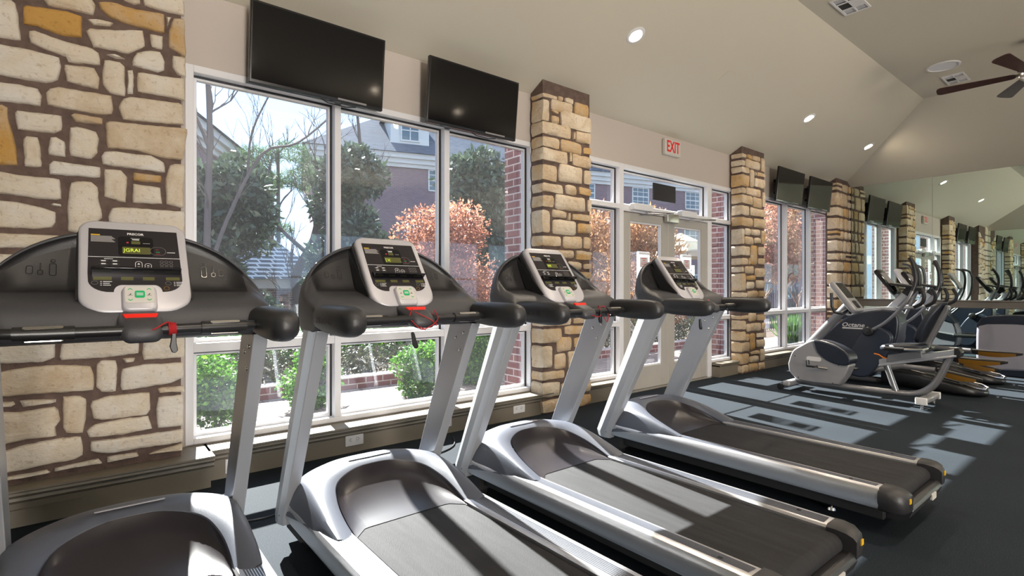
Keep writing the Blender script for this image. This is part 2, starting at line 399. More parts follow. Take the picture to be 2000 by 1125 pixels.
P1 = [[(-0.364,2.65),(-0.296,2.674),(-0.28,2.662),(-0.257,2.473),(-0.364,2.461)],[(-0.192,2.744),(0.004,2.813),(0.041,2.759),(0.033,2.698),(-0.069,2.696),(-0.158,2.687)],[(-0.257,2.645),(-0.247,2.66),(-0.078,2.684),(-0.017,2.68),(-0.018,2.561),(-0.105,2.547),(-0.2,2.567),(-0.256,2.561)],[(0.046,2.776),(0.104,2.796),(0.223,2.796),(0.36,2.812),(0.36,2.698),(0.27,2.697),(0.178,2.697),(0.099,2.712),(0.06,2.742)],[(0.002,2.668),(0.041,2.686),(0.121,2.688),(0.106,2.66),(0.027,2.644)],[(0.153,2.853),(0.239,2.882),(0.244,2.834),(0.213,2.817),(0.163,2.825)],[(0.254,2.913),(0.459,2.986),(0.459,2.835),(0.354,2.826),(0.257,2.826)],[(0.365,2.801),(0.392,2.807),(0.368,2.737)],[(0.403,2.807),(0.459,2.818),(0.465,2.587),(0.376,2.621),(0.379,2.725)],[(-0.236,2.533),(-0.217,2.539),(-0.105,2.524),(0.027,2.515),(0.056,2.499),(0.063,2.434),(-0.078,2.411),(-0.087,2.441),(-0.158,2.453),(-0.23,2.475)],[(-0.003,2.601),(0.013,2.62),(0.254,2.683),(0.267,2.596),(0.183,2.529),(0.128,2.531),(0.027,2.524)],[(0.283,2.676),(0.349,2.68),(0.348,2.6),(0.291,2.599)],[(-0.364,2.431),(-0.34,2.433),(-0.217,2.439),(-0.112,2.428),(-0.104,2.39),(-0.114,2.306),(-0.166,2.278),(-0.242,2.277),(-0.364,2.277)],[(0.082,2.5),(0.118,2.513),(0.175,2.495),(0.128,2.488)],[(-0.096,2.398),(0.037,2.412),(0.06,2.361),(0.053,2.296),(-0.085,2.307)],[(0.198,2.489),(0.223,2.549),(0.285,2.579),(0.338,2.587),(0.36,2.532),(0.36,2.481),(0.328,2.461),(0.203,2.468)],[(0.075,2.471),(0.148,2.478),(0.17,2.456),(0.174,2.284),(0.099,2.288),(0.069,2.327),(0.069,2.424)],[(0.18,2.437),(0.205,2.447),(0.213,2.412),(0.207,2.303),(0.18,2.299)],[(0.395,2.581),(0.465,2.587),(0.465,2.467),(0.42,2.47),(0.395,2.509)],[(0.224,2.436),(0.462,2.458),(0.462,2.327),(0.344,2.329),(0.226,2.327)],[(-0.364,2.238),(-0.292,2.248),(-0.192,2.244),(-0.181,2.209),(-0.186,2.153),(-0.364,2.145)],[(-0.168,2.229),(-0.153,2.256),(-0.118,2.273),(0.113,2.276),(0.118,2.204),(0.111,2.169),(0.051,2.159),(-0.164,2.164)],[(0.138,2.22),(0.158,2.274),(0.188,2.29),(0.431,2.307),(0.453,2.298),(0.459,2.178),(0.158,2.151)],[(-0.364,2.117),(-0.332,2.135),(-0.31,2.123),(-0.31,2.062),(-0.286,1.977),(-0.271,1.828),(-0.364,1.822)],[(-0.288,2.1),(-0.28,2.113),(-0.098,2.122),(-0.101,2.04),(-0.131,2.02),(-0.28,2.013)],[(-0.069,2.134),(-0.051,2.145),(0.07,2.142),(0.072,2.103),(-0.047,2.1)],[(-0.253,1.972),(-0.242,1.988),(-0.196,1.992),(-0.186,1.95),(-0.18,1.833),(-0.249,1.826),(-0.257,1.943)],[(-0.151,2.002),(-0.123,2.007),(-0.087,1.987),(-0.085,1.9),(-0.16,1.905)],[(-0.069,2.066),(-0.042,2.079),(0.046,2.062),(0.053,2.027),(0.049,1.947),(0.023,1.907),(-0.069,1.911),(-0.073,1.992)],[(0.08,2.122),(0.099,2.133),(0.477,2.161),(0.453,1.97),(0.354,1.965),(0.228,1.989),(0.087,1.981)],[(-0.158,1.857),(-0.14,1.876),(0.06,1.871),(0.063,1.811),(-0.153,1.802)],[(0.06,1.931),(0.075,1.958),(0.104,1.968),(0.291,1.971),(0.36,1.94),(0.363,1.879),(0.128,1.884),(0.068,1.887)],[(-0.364,1.793),(-0.34,1.791),(-0.28,1.782),(-0.109,1.785),(-0.1,1.673),(-0.166,1.666),(-0.28,1.676),(-0.364,1.683)],[(0.075,1.867),(0.153,1.869),(0.18,1.832),(0.175,1.683),(0.143,1.689),(0.075,1.709)],[(0.203,1.863),(0.344,1.864),(0.344,1.819),(0.205,1.812)],[(0.203,1.801),(0.338,1.792),(0.349,1.694),(0.203,1.686)],[(0.381,1.93),(0.409,1.944),(0.459,1.948),(0.453,1.682),(0.365,1.693),(0.359,1.849)],[(-0.065,1.77),(-0.042,1.782),(0.023,1.787),(0.051,1.761),(0.053,1.701),(0.072,1.588),(-0.033,1.496),(-0.078,1.505),(-0.083,1.645)],[(-0.149,1.644),(-0.14,1.652),(-0.101,1.649),(-0.101,1.635),(-0.142,1.636)],[(-0.364,1.65),(-0.276,1.643),(-0.175,1.624),(-0.123,1.606),(-0.125,1.548),(-0.14,1.521),(-0.217,1.508),(-0.364,1.507)],[(0.094,1.602),(0.109,1.652),(0.178,1.661),(0.459,1.662),(0.459,1.515),(0.092,1.51)],[(-0.364,1.48),(-0.123,1.484),(-0.087,1.481),(-0.105,1.415),(-0.364,1.403)],[(-0.36,1.039),(-0.115,1.03),(-0.129,0.893),(-0.126,0.834),(-0.175,0.813),(-0.36,0.819)],[(-0.087,1.029),(0.234,1.016),(0.234,0.828),(0.075,0.814),(-0.11,0.815),(-0.115,0.833)],[(0.261,1.015),(0.457,1.008),(0.461,0.786),(0.255,0.787),(0.249,0.827)],[(-0.36,0.778),(-0.217,0.796),(-0.11,0.795),(0.021,0.777),(0.033,0.731),(0.033,0.641),(-0.36,0.654)],[(0.042,0.783),(0.063,0.804),(0.129,0.802),(0.136,0.767),(0.132,0.621),(0.063,0.626),(0.039,0.655)],[(0.154,0.808),(0.22,0.808),(0.213,0.777),(0.169,0.778)],[(0.154,0.75),(0.255,0.765),(0.453,0.758),(0.457,0.672),(0.395,0.642),(0.288,0.63),(0.154,0.623),(0.148,0.65)],[(-0.36,0.627),(-0.29,0.624),(-0.28,0.606),(-0.295,0.594),(-0.36,0.603)],[(-0.272,0.625),(-0.223,0.624),(-0.123,0.613),(-0.123,0.595),(-0.259,0.586)],[(-0.101,0.625),(-0.025,0.62),(0.001,0.6),(-0.002,0.482),(-0.014,0.413),(-0.087,0.423),(-0.098,0.453)],[(0.021,0.586),(0.099,0.603),(0.288,0.602),(0.291,0.499),(0.274,0.471),(0.063,0.47),(0.027,0.484),(0.015,0.554)],[(0.317,0.619),(0.457,0.619),(0.461,0.581),(0.327,0.59)],[(0.324,0.566),(0.453,0.566),(0.453,0.377),(0.321,0.383),(0.314,0.496)],[(-0.36,0.579),(-0.264,0.568),(-0.132,0.578),(-0.115,0.557),(-0.105,0.498),(-0.129,0.465),(-0.121,0.417),(-0.238,0.42),(-0.36,0.404)],[(-0.002,0.422),(0.033,0.453),(0.148,0.466),(0.281,0.465),(0.299,0.387),(0.16,0.375),(0.01,0.383)],[(-0.36,0.373),(-0.238,0.395),(-0.121,0.406),(-0.019,0.399),(-0.012,0.297),(-0.042,0.274),(-0.132,0.274),(-0.36,0.263)],[(0.015,0.367),(0.075,0.36),(0.452,0.361),(0.452,0.283),(0.223,0.282),(0.087,0.282),(0.015,0.311)],[(-0.137,0.232),(-0.132,0.248),(0.051,0.266),(0.072,0.235),(-0.076,0.237)],[(0.087,0.266),(0.229,0.265),(0.236,0.237),(0.084,0.233)],[(0.274,0.241),(0.321,0.256),(0.452,0.279),(0.45,0.231)],[(-0.33,0.242),(-0.159,0.247),(-0.144,0.229),(-0.33,0.225)],[(-0.377,1.376),(-0.104,1.382),(-0.108,1.21),(-0.377,1.209)],[(-0.073,1.457),(0.08,1.452),(0.08,1.267),(-0.073,1.251)],[(0.103,1.453),(0.436,1.456),(0.436,1.257),(0.103,1.261)],[(-0.377,1.178),(-0.165,1.169),(-0.165,1.061),(-0.377,1.068)],[(-0.145,1.209),(0.184,1.222),(0.184,1.059),(-0.145,1.061)],[(0.212,1.21),(0.436,1.211),(0.436,1.027),(0.212,1.049)]]
P1G = {2: 1.0, 3: 0.8, 23: 0.9, 34: 0.8, 19: 0.3, 29: 0.5, 8: 0.6, 25: 0.55, 56: 0.2}
R2 = [(3.36,3.555,3.021,3.064),(3.565,3.636,3.029,3.076),(3.661,3.778,3.032,3.088),(3.36,3.455,2.796,3.01),(3.481,3.771,2.927,3.04),(3.799,4.011,2.941,3.077),(3.475,3.579,2.897,2.926),(3.485,3.589,2.793,2.88),(3.609,4.045,2.787,2.957),(3.36,3.75,2.672,2.803),(3.771,3.797,2.687,2.762),(3.81,4.045,2.67,2.795),(3.36,3.599,2.546,2.659),(3.609,3.905,2.545,2.667),(3.922,4.045,2.565,2.642),(3.36,3.704,2.418,2.549),(3.725,3.75,2.453,2.545),(3.761,4.045,2.423,2.552),(3.36,3.559,2.227,2.393),(3.581,3.916,2.245,2.424),(3.933,4.045,2.257,2.413),(3.36,3.646,2.116,2.217),(3.677,3.835,2.13,2.229),(3.861,4.045,2.142,2.232),(3.36,3.521,1.973,2.095),(3.535,3.96,1.969,2.123),(3.989,4.045,1.987,2.113),(3.36,3.469,1.732,1.953),(3.495,3.692,1.887,1.963),(3.708,3.746,1.874,1.949),(3.765,4.045,1.882,1.958),(3.501,3.829,1.726,1.874),(3.842,4.045,1.752,1.866),(3.36,3.62,1.604,1.715),(3.646,3.911,1.594,1.722),(3.922,4.045,1.598,1.728),(3.36,3.521,1.504,1.576),(3.555,3.786,1.527,1.575),(3.814,4.045,1.538,1.583),(3.36,3.525,1.498,1.579),(3.556,3.79,1.499,1.575),(3.812,4.045,1.484,1.578),(3.36,3.682,1.388,1.471),(3.714,3.902,1.395,1.468),(3.924,4.045,1.399,1.459),(3.36,3.597,1.284,1.373),(3.618,3.812,1.286,1.378),(3.835,4.045,1.296,1.375),(3.36,3.556,1.165,1.268),(3.577,4.045,1.179,1.271),(3.36,3.704,1.045,1.149),(3.725,4.045,1.038,1.163),(3.36,3.494,0.943,1.032),(3.515,4.045,0.932,1.025),(3.36,3.758,0.834,0.924),(3.779,4.045,0.847,0.912),(3.36,3.629,0.67,0.822),(3.657,4.045,0.736,0.834),(3.556,3.758,0.579,0.723),(3.79,4.045,0.599,0.716),(3.36,3.504,0.434,0.655),(3.525,3.682,0.41,0.568),(3.704,4.045,0.4,0.579),(3.36,3.661,0.314,0.407),(3.693,4.045,0.283,0.384),(3.36,3.597,0.154,0.303),(3.608,4.045,0.141,0.273),(3.36,3.618,-0.011,0.138),(3.64,4.045,-0.001,0.123)]
R3 = [(7.11,7.233,3.029,3.095),(7.263,7.413,3.036,3.102),(7.422,7.64,3.042,3.111),(7.672,7.8,2.904,3.12),(7.11,7.209,2.917,3.001),(7.227,7.646,2.912,3.036),(7.11,7.331,2.823,2.911),(7.358,7.468,2.647,2.897),(7.481,7.527,2.824,2.881),(7.546,7.8,2.828,2.889),(7.11,7.328,2.635,2.808),(7.474,7.8,2.658,2.803),(7.11,7.233,2.533,2.618),(7.248,7.668,2.524,2.637),(7.11,7.422,2.388,2.526),(7.434,7.703,2.37,2.518),(7.716,7.8,2.396,2.619),(7.11,7.322,2.226,2.369),(7.352,7.8,2.241,2.362),(7.11,7.434,2.071,2.208),(7.459,7.8,2.076,2.219),(7.11,7.189,1.82,2.041),(7.203,7.368,1.953,2.051),(7.383,7.646,1.965,2.052),(7.209,7.453,1.827,1.938),(7.474,7.659,1.85,1.941),(7.678,7.8,1.844,2.056),(7.11,7.352,1.66,1.8),(7.374,7.567,1.541,1.819),(7.589,7.8,1.682,1.811),(7.11,7.286,1.53,1.636),(7.307,7.352,1.54,1.638),(7.589,7.8,1.544,1.647),(7.11,7.168,1.429,1.512),(7.209,7.459,1.41,1.522),(7.49,7.8,1.362,1.5),(7.11,7.233,1.161,1.415),(7.257,7.505,1.317,1.389),(7.257,7.484,1.195,1.299),(7.521,7.8,1.195,1.328),(7.11,7.272,1.077,1.151),(7.283,7.583,1.075,1.169),(7.592,7.8,1.072,1.169),(7.11,7.277,0.967,1.067),(7.307,7.8,0.968,1.063),(7.11,7.337,0.871,0.952),(7.368,7.8,0.868,0.952),(7.11,7.298,0.768,0.827),(7.307,7.536,0.73,0.855),(7.546,7.8,0.728,0.828),(7.11,7.242,0.62,0.759),(7.254,7.672,0.589,0.706),(7.694,7.8,0.595,0.703),(7.11,7.227,0.462,0.604),(7.239,7.331,0.454,0.565),(7.352,7.505,0.318,0.558),(7.536,7.8,0.487,0.56),(7.536,7.8,0.339,0.461),(7.11,7.337,0.303,0.451),(7.358,7.621,0.253,0.302),(7.11,7.316,0.135,0.29),(7.337,7.615,0.134,0.232),(7.646,7.8,0.135,0.319),(7.11,7.298,0.011,0.128),(7.307,7.574,0.017,0.125),(7.583,7.8,0.015,0.122)]
# ------------------------------------------------------------------ room shell
XL, XR, YW, YB, ZE, ZF, PT = -0.8, 11.2, 3.9, -7.5, 3.1, 3.975, 0.5224
RUN = (ZF - ZE) / PT                                  # horizontal run of the sloped ceiling
struct('floor', MB().box(XL - 0.1, XR + 0.1, YB - 0.1, YW + 0.12, -0.12, 0.0), 'floor', smooth=0)
mb = MB()                                             # ceiling: four slopes and a flat centre, 6 cm thick
a = [(XL, YB), (XR, YB), (XR, YW), (XL, YW)]; i_ = [(XL + RUN, YB + RUN), (XR - RUN, YB + RUN), (XR - RUN, YW - RUN), (XL + RUN, YW - RUN)]
vs = [(x, y, ZE) for x, y in a] + [(x, y, ZF) for x, y in i_] + [(x, y, ZE + 0.12) for x, y in a] + [(x, y, ZF + 0.12) for x, y in i_]
fs = []
for k in range(4):
    k2 = (k + 1) % 4
    fs += [(k, 4 + k, 4 + k2, k2), (8 + k, 8 + k2, 12 + k2, 12 + k), (k, k2, 8 + k2, 8 + k)]
fs += [(4, 7, 6, 5), (12, 13, 14, 15)]
mb.add(vs, fs); struct('ceiling', mb, 'ceil', smooth=0)

# window wall with three openings
TW = 0.12                                             # wall thickness
WZ0, WZ1 = 0.205, 2.627
ops = [(0.485, 3.415, WZ0, WZ1), (4.06, 7.235, 0.0, WZ1), (7.93, 10.90, WZ0, WZ1)]
mb = MB(); x = XL - 0.3
for (a0, a1, z0, z1) in ops:
    mb.box(x, a0, YW, YW + TW, -0.1, ZE + 0.15)
    mb.box(a0, a1, YW, YW + TW, z1, ZE + 0.15)
    if z0 > 0: mb.box(a0, a1, YW, YW + TW, -0.1, z0)
    x = a1
mb.box(x, XR + 0.3, YW, YW + TW, -0.1, ZE + 0.15)
struct('wall_window', mb, 'wall', smooth=0)
# mirrored end walls
for nm, x0, x1 in (('wall_right', XR, XR + 0.3), ('wall_left', XL - 0.3, XL)):
    struct(nm, MB().box(x0, x1, YB - 0.3, YW + TW, -0.1, ZE + 0.15), 'wall', smooth=0)
# unseen back wall with three window openings added for the fill light
mb = MB(); x = XL - 0.3
bops = [(-0.70, 0.55), (4.05, 6.75), (8.45, 11.0)]
for a0, a1 in bops:
    mb.box(x, a0, YB - 0.2, YB, -0.1, ZE + 0.15); mb.box(a0, a1, YB - 0.2, YB, 2.85, ZE + 0.15); mb.box(a0, a1, YB - 0.2, YB, -0.1, 0.65); x = a1
mb.box(x, XR + 0.3, YB - 0.2, YB, -0.1, ZE + 0.15)
struct('wall_back', mb, 'wall', smooth=0)
for i, (a0, a1) in enumerate(bops):
    mb = MB()
    for xx in (a0, (a0 + a1) / 2 - 0.03, a1 - 0.06): mb.box(xx, xx + 0.06, YB - 0.14, YB - 0.06, 0.65, 2.85)
    for zz in (0.65, 1.5, 2.79): mb.box(a0 + 0.06, a1 - 0.06, YB - 0.14, YB - 0.06, zz, zz + 0.06)
    struct('window_%d' % (4 + i), mb, 'wframe', smooth=0)

# windows ----------------------------------------------------------------
def glazed_unit(nm, xs, zr, x0, x1, z0, z1, gm='glass'):
    """xs: mullion spans; zr: transom (z0,z1) or None"""
    r = empty(nm, ((x0 + x1) / 2, YW, z0)); r['kind'] = 'structure'
    inv = Matrix.Translation(-Vector(r.location))
    fr = MB(); w = 0.047; ya, yb = YW - 0.012, YW + 0.11
    e0, e1 = x0 + w, x1 - w
    fr.box(x0, e0, ya, yb, z0, z1); fr.box(e1, x1, ya, yb, z0, z1)
    fr.box(e0, e1, ya, yb, z1 - 0.045, z1); fr.box(e0, e1, ya, yb, z0, z0 + 0.035)
    for m0, m1 in xs: fr.box(m0, m1, ya, yb, z0 + 0.035, z1 - 0.045)
    edges = [e0] + [q for m_ in xs for q in m_] + [e1]
    bays = [(edges[i], edges[i + 1]) for i in range(0, len(edges), 2)]
    cells = []
    for b0, b1 in bays:
        if zr:
            fr.box(b0, b1, ya + 0.004, yb, zr[0], zr[1])
            cells += [(b0, b1, z0 + 0.035, zr[0]), (b0, b1, zr[1], z1 - 0.045)]
        else: cells.append((b0, b1, z0 + 0.035, z1 - 0.045))
    fr.xf(inv); fr.build('window_frame', 'wframe', r, bevel=0.003, smooth=0)
    for (c0, c1, d0, d1) in cells:
        g = MB(); t = 0.012; yy = YW + 0.05
        for (q0, q1, p0, p1) in ((c0, c1, d1 - t, d1), (c1 - t, c1, d0, d1 - t)): g.box(q0, q1, yy, yy + 0.012, p0, p1)
        g.xf(inv); g.build('gasket', 'gasket', r, smooth=0)
        s_ = MB(); t2 = 0.026; t1 = 0.012; ys0, ys1 = YW + 0.062, YW + 0.10
        for (q0, q1, p0, p1) in ((c0, c1, d1 - t2, d1), (c0, c1, d0, d0 + t2), (c0, c0 + t2, d0 + t2, d1 - t2), (c1 - t2, c1, d0 + t2, d1 - t2)): s_.box(q0, q1, ys0, ys1, p0, p1)
        s_.xf(inv); s_.build('sash', 'wframe', r, smooth=0)
        p = MB().box(c0 + t2 - 0.004, c1 - t2 + 0.004, YW + 0.078, YW + 0.084, d0 + t2 - 0.004, d1 - t2 + 0.004)
        # single-surface pane so that it refracts nothing
        p = MB().add([(c0 + t2, YW + 0.08, d0 + t2), (c1 - t2, YW + 0.08, d0 + t2), (c1 - t2, YW + 0.08, d1 - t2), (c0 + t2, YW + 0.08, d1 - t2)], [(0, 1, 2, 3)])
        p.xf(inv); p.build('glass_pane', gm, r, smooth=0)
    return r
glazed_unit('window_1', [(1.441, 1.488), (2.393, 2.445)], (0.79, 0.848), 0.485, 3.415, WZ0, WZ1)
glazed_unit('window_2', [(8.86, 8.93), (9.78, 9.85)], (0.79, 0.848), 7.93, 10.90, WZ0, WZ1)

# entrance: storefront frame with side lights, transom and two door leaves
ent = empty('window_3', (5.65, YW, 0)); ent['kind'] = 'structure'; inv = Matrix.Translation(-Vector(ent.location))
fr = MB(); ya, yb = YW - 0.015, YW + 0.11
TB = 2.09                                              # underside of the transom bar
X0, X1, D0, D1 = 4.06, 7.235, 4.775, 6.535
for q0, q1 in ((X0, X0 + 0.05), (X1 - 0.05, X1), (D0 - 0.07, D0), (D1, D1 + 0.10)):
    fr.box(q0, q1, ya, yb, 0.0 if q0 in (D0 - 0.07, D1) else 0.19, WZ1)
fr.box(X0 + 0.05, D0 - 0.07, ya, yb, WZ1 - 0.05, WZ1); fr.box(D0, D1, ya, yb, WZ1 - 0.05, WZ1); fr.box(D1 + 0.10, X1 - 0.05, ya, yb, WZ1 - 0.05, WZ1)
for q0, q1 in ((X0 + 0.05, D0 - 0.07), (D1 + 0.10, X1 - 0.05)):
    fr.box(q0, q1, ya, yb, 2.11, 2.16); fr.box(q0, q1, ya + 0.004, yb, 0.77, 0.825); fr.box(q0, q1, ya, yb, 0.19, 0.225)
fr.box(D0, D1, ya, yb, TB, TB + 0.075)
fr.xf(inv); fr.build('window_frame', 'wframe', ent, bevel=0.003, smooth=0)
for (c0, c1, d0, d1) in ((X0 + 0.05, D0 - 0.07, 0.225, 0.77), (X0 + 0.05, D0 - 0.07, 0.825, 2.11), (X0 + 0.05, D0 - 0.07, 2.16, WZ1 - 0.05), (D0, D1, TB + 0.075, WZ1 - 0.05),
                         (D1 + 0.10, X1 - 0.05, 0.225, 0.77), (D1 + 0.10, X1 - 0.05, 0.825, 2.11), (D1 + 0.10, X1 - 0.05, 2.16, WZ1 - 0.05)):
    g = MB(); t = 0.012; yy = YW + 0.045
    for (q0, q1, p0, p1) in ((c0, c1, d1 - t, d1), (c1 - t, c1, d0, d1 - t)): g.box(q0, q1, yy, yy + 0.012, p0, p1)
    g.xf(inv); g.build('gasket', 'gasket', ent, smooth=0)
    s_ = MB(); t2 = 0.026
    for (q0, q1, p0, p1) in ((c0, c1, d1 - t2, d1), (c0, c1, d0, d0 + t2), (c0, c0 + t2, d0 + t2, d1 - t2), (c1 - t2, c1, d0 + t2, d1 - t2)): s_.box(q0, q1, YW + 0.057, YW + 0.10, p0, p1)
    s_.xf(inv); s_.build('sash', 'wframe', ent, smooth=0)
    p = MB().add([(c0 + t2, YW + 0.08, d0 + t2), (c1 - t2, YW + 0.08, d0 + t2), (c1 - t2, YW + 0.08, d1 - t2), (c0 + t2, YW + 0.08, d1 - t2)], [(0, 1, 2, 3)])
    p.xf(inv); p.build('glass_pane', 'glass_door', ent, smooth=0)
# sill blocks under the side lights
for q0, q1, k in ((4.03, D0 - 0.075, 1), (D1 + 0.105, 7.26, 2)):
    mb = MB().box(q0, q1, YW - 0.13, YW - 0.002, 0, 0.155)
    mb.prism([(YW, 0.188), (YW - 0.165, 0.188), (YW - 0.165, 0.175), (YW - 0.15, 0.165), (YW - 0.145, 0.15), (YW - 0.13, 0.14), (YW, 0.14)], 'x', q0 - 0.0, q1)
    struct('trim_%d' % k, mb, 'bench', smooth=20)
    
def door_leaf(nm, x0, x1, hinge_left):
    r = empty(nm, (x0, YW + 0.03, 0)); r['kind'] = 'structure'; inv = Matrix.Translation(-Vector(r.location))
    f = MB(); st = 0.13; g0, g1 = 0.27, 1.985; y0, y1 = YW + 0.0, YW + 0.045; z1 = TB - 0.008
    x0 += 0.004; x1 -= 0.004
    f.box(x0, x0 + st, y0, y1, 0.012, z1); f.box(x1 - st, x1, y0, y1, 0.012, z1)
    f.box(x0 + st, x1 - st, y0, y1, 0.012, g0); f.box(x0 + st, x1 - st, y0, y1, g1, z1)
    f.xf(inv); f.build('door_frame', 'doorp', r, bevel=0.003, smooth=0)
    b_ = MB(); t = 0.018
    for (q0, q1, p0, p1) in ((x0 + st, x1 - st, g1 - t, g1), (x0 + st, x1 - st, g0, g0 + t), (x0 + st, x0 + st + t, g0 + t, g1 - t), (x1 - st - t, x1 - st, g0 + t, g1 - t)): b_.box(q0, q1, y0 + 0.012, y1, p0, p1)
    b_.xf(inv); b_.build('glazing_bead', 'wframe', r, smooth=0)
    p = MB().add([(x0 + st, YW + 0.03, g0), (x1 - st, YW + 0.03, g0), (x1 - st, YW + 0.03, g1), (x0 + st, YW + 0.03, g1)], [(0, 1, 2, 3)])
    p.xf(inv); p.build('glass_pane', 'glass_door', r, smooth=0)
    # crash bar
    h = MB(); h.tube([(x0 + 0.07, YW - 0.05, 0.98), (x1 - 0.07, YW - 0.05, 0.98)], 0.009, 10)
    for xx in (x0 + 0.07, x1 - 0.07): h.rbox((xx, YW - 0.028, 0.98), (0.05, 0.055, 0.05), 0.01)
    h.xf(inv); h.build('push_bar', 'nickel', r)
    # closer on the header with its arm
    c = MB(); s = 1 if hinge_left else -1; cx = (x0 + 0.27) if hinge_left else (x0 + 0.33)
    c.rbox((cx, YW - 0.055, TB + 0.055), (0.34, 0.075, 0.075), 0.008)
    c.xf(inv); cl = c.build('door_closer', 'wframe', r)
    a_ = MB(); a_.tube([(cx + 0.10, YW - 0.07, TB + 0.010), (cx + 0.42, YW - 0.20, TB + 0.005)], 0.008, 8); a_.tube([(cx + 0.42, YW - 0.20, TB + 0.005), (cx + 0.02, YW - 0.02, TB - 0.02)], 0.008, 8)
    a_.xf(inv); a_.build('closer_arm', 'steel', cl)
    return r
door_leaf('door_1', D0, 5.655, True); door_leaf('door_2', 5.655, D1, False)
mb = MB().rbox((5.66, YW - 0.045, TB - 0.02), (0.24, 0.06, 0.11), 0.01)
tag(mb.build('door_strike_box', 'nickel'), 'brown metal latch box under the header where the two door leaves meet', 'door latch')
mb = MB().box(D0, D1, YW - 0.09, YW + 0.1, 0.0, 0.011); struct('door_threshold', mb, 'nickel', smooth=0)

# bench trims below the windows ------------------------------------------
def bench(nm, x0, x1, yf, zt, z_off=0):
    mb = MB().box(x0, x1, yf, YW - 0.002, 0, zt - 0.075)
    prof = [(YW - 0.002, zt), (yf - 0.045, zt), (yf - 0.045, zt - 0.012), (yf - 0.030, zt - 0.018), (yf - 0.034, zt - 0.030), (yf - 0.022, zt - 0.045), (yf - 0.010, zt - 0.050),
            (yf - 0.014, zt - 0.062), (yf - 0.001, zt - 0.078), (YW - 0.002, zt - 0.078)]
    mb.prism(prof, 'x', x0, x1)
    return struct(nm, mb, 'bench', smooth=20)
bench('trim_3', 0.585, 3.50, 3.74, 0.198); bench('trim_4', 7.78, 10.9, 3.76, 0.198)
mb = MB().box(XL + 0.02, 0.585, 3.62, YW - 0.002, 0, 0.13)
prof = [(YW - 0.002, 0.198), (3.575, 0.198), (3.575, 0.187), (3.59, 0.18), (3.586, 0.168), (3.597, 0.155), (3.61, 0.15), (3.606, 0.135), (3.619, 0.12), (YW - 0.002, 0.12)]
mb.prism(prof, 'x', XL + 0.02, 0.60)
mb.box(XL + 0.05, -0.02, 3.606, 3.62, 0.02, 0.09)
struct('trim_5', mb, 'bench', smooth=20)

# mirrors on the end walls and their rails
for nm, x0, x1, s in (('mirror_panel', XR - 0.012, XR - 0.002, -1), ('mirror_panel', XL + 0.002, XL + 0.012, 1)):
    ys = (3.895, 2.49, 0.95, -0.6, -2.15, -3.7, -5.4, -7.48)
    for i in range(len(ys) - 1):
        o = MB().box(x0, x1, ys[i + 1] + 0.0015, ys[i] - 0.0015, 0.08, ZE - 0.004).build('mirror_panel', 'mirror', smooth=0)
        if s < 0:
            lab = ('wall mirror panel in the corner beside the far stone pillar', 'second wall mirror panel from the far corner, right of the seam')[i] if i < 2 else 'wall mirror panel further along the mirrored far wall'
        else: lab = 'mirror panel covering the near end wall, seen only as a reflection'
        tag(o, lab, 'mirror', 'mirror panels of the far wall' if s < 0 else 'mirror panels of the near wall')
mb = MB().prism([(XR - 0.013, 1.01), (XR - 0.05, 1.01), (XR - 0.055, 0.995), (XR - 0.045, 0.985), (XR - 0.045, 0.905), (XR - 0.055, 0.895), (XR - 0.05, 0.88), (XR - 0.013, 0.88)], 'y', YB + 0.02, 3.70)
struct('trim_6', mb, 'rail', smooth=20)
mb = MB().prism([(XL + 0.013, 1.01), (XL + 0.05, 1.01), (XL + 0.05, 0.88), (XL + 0.013, 0.88)], 'y', YB + 0.02, 3.55)
struct('trim_7', mb, 'rail', smooth=20)

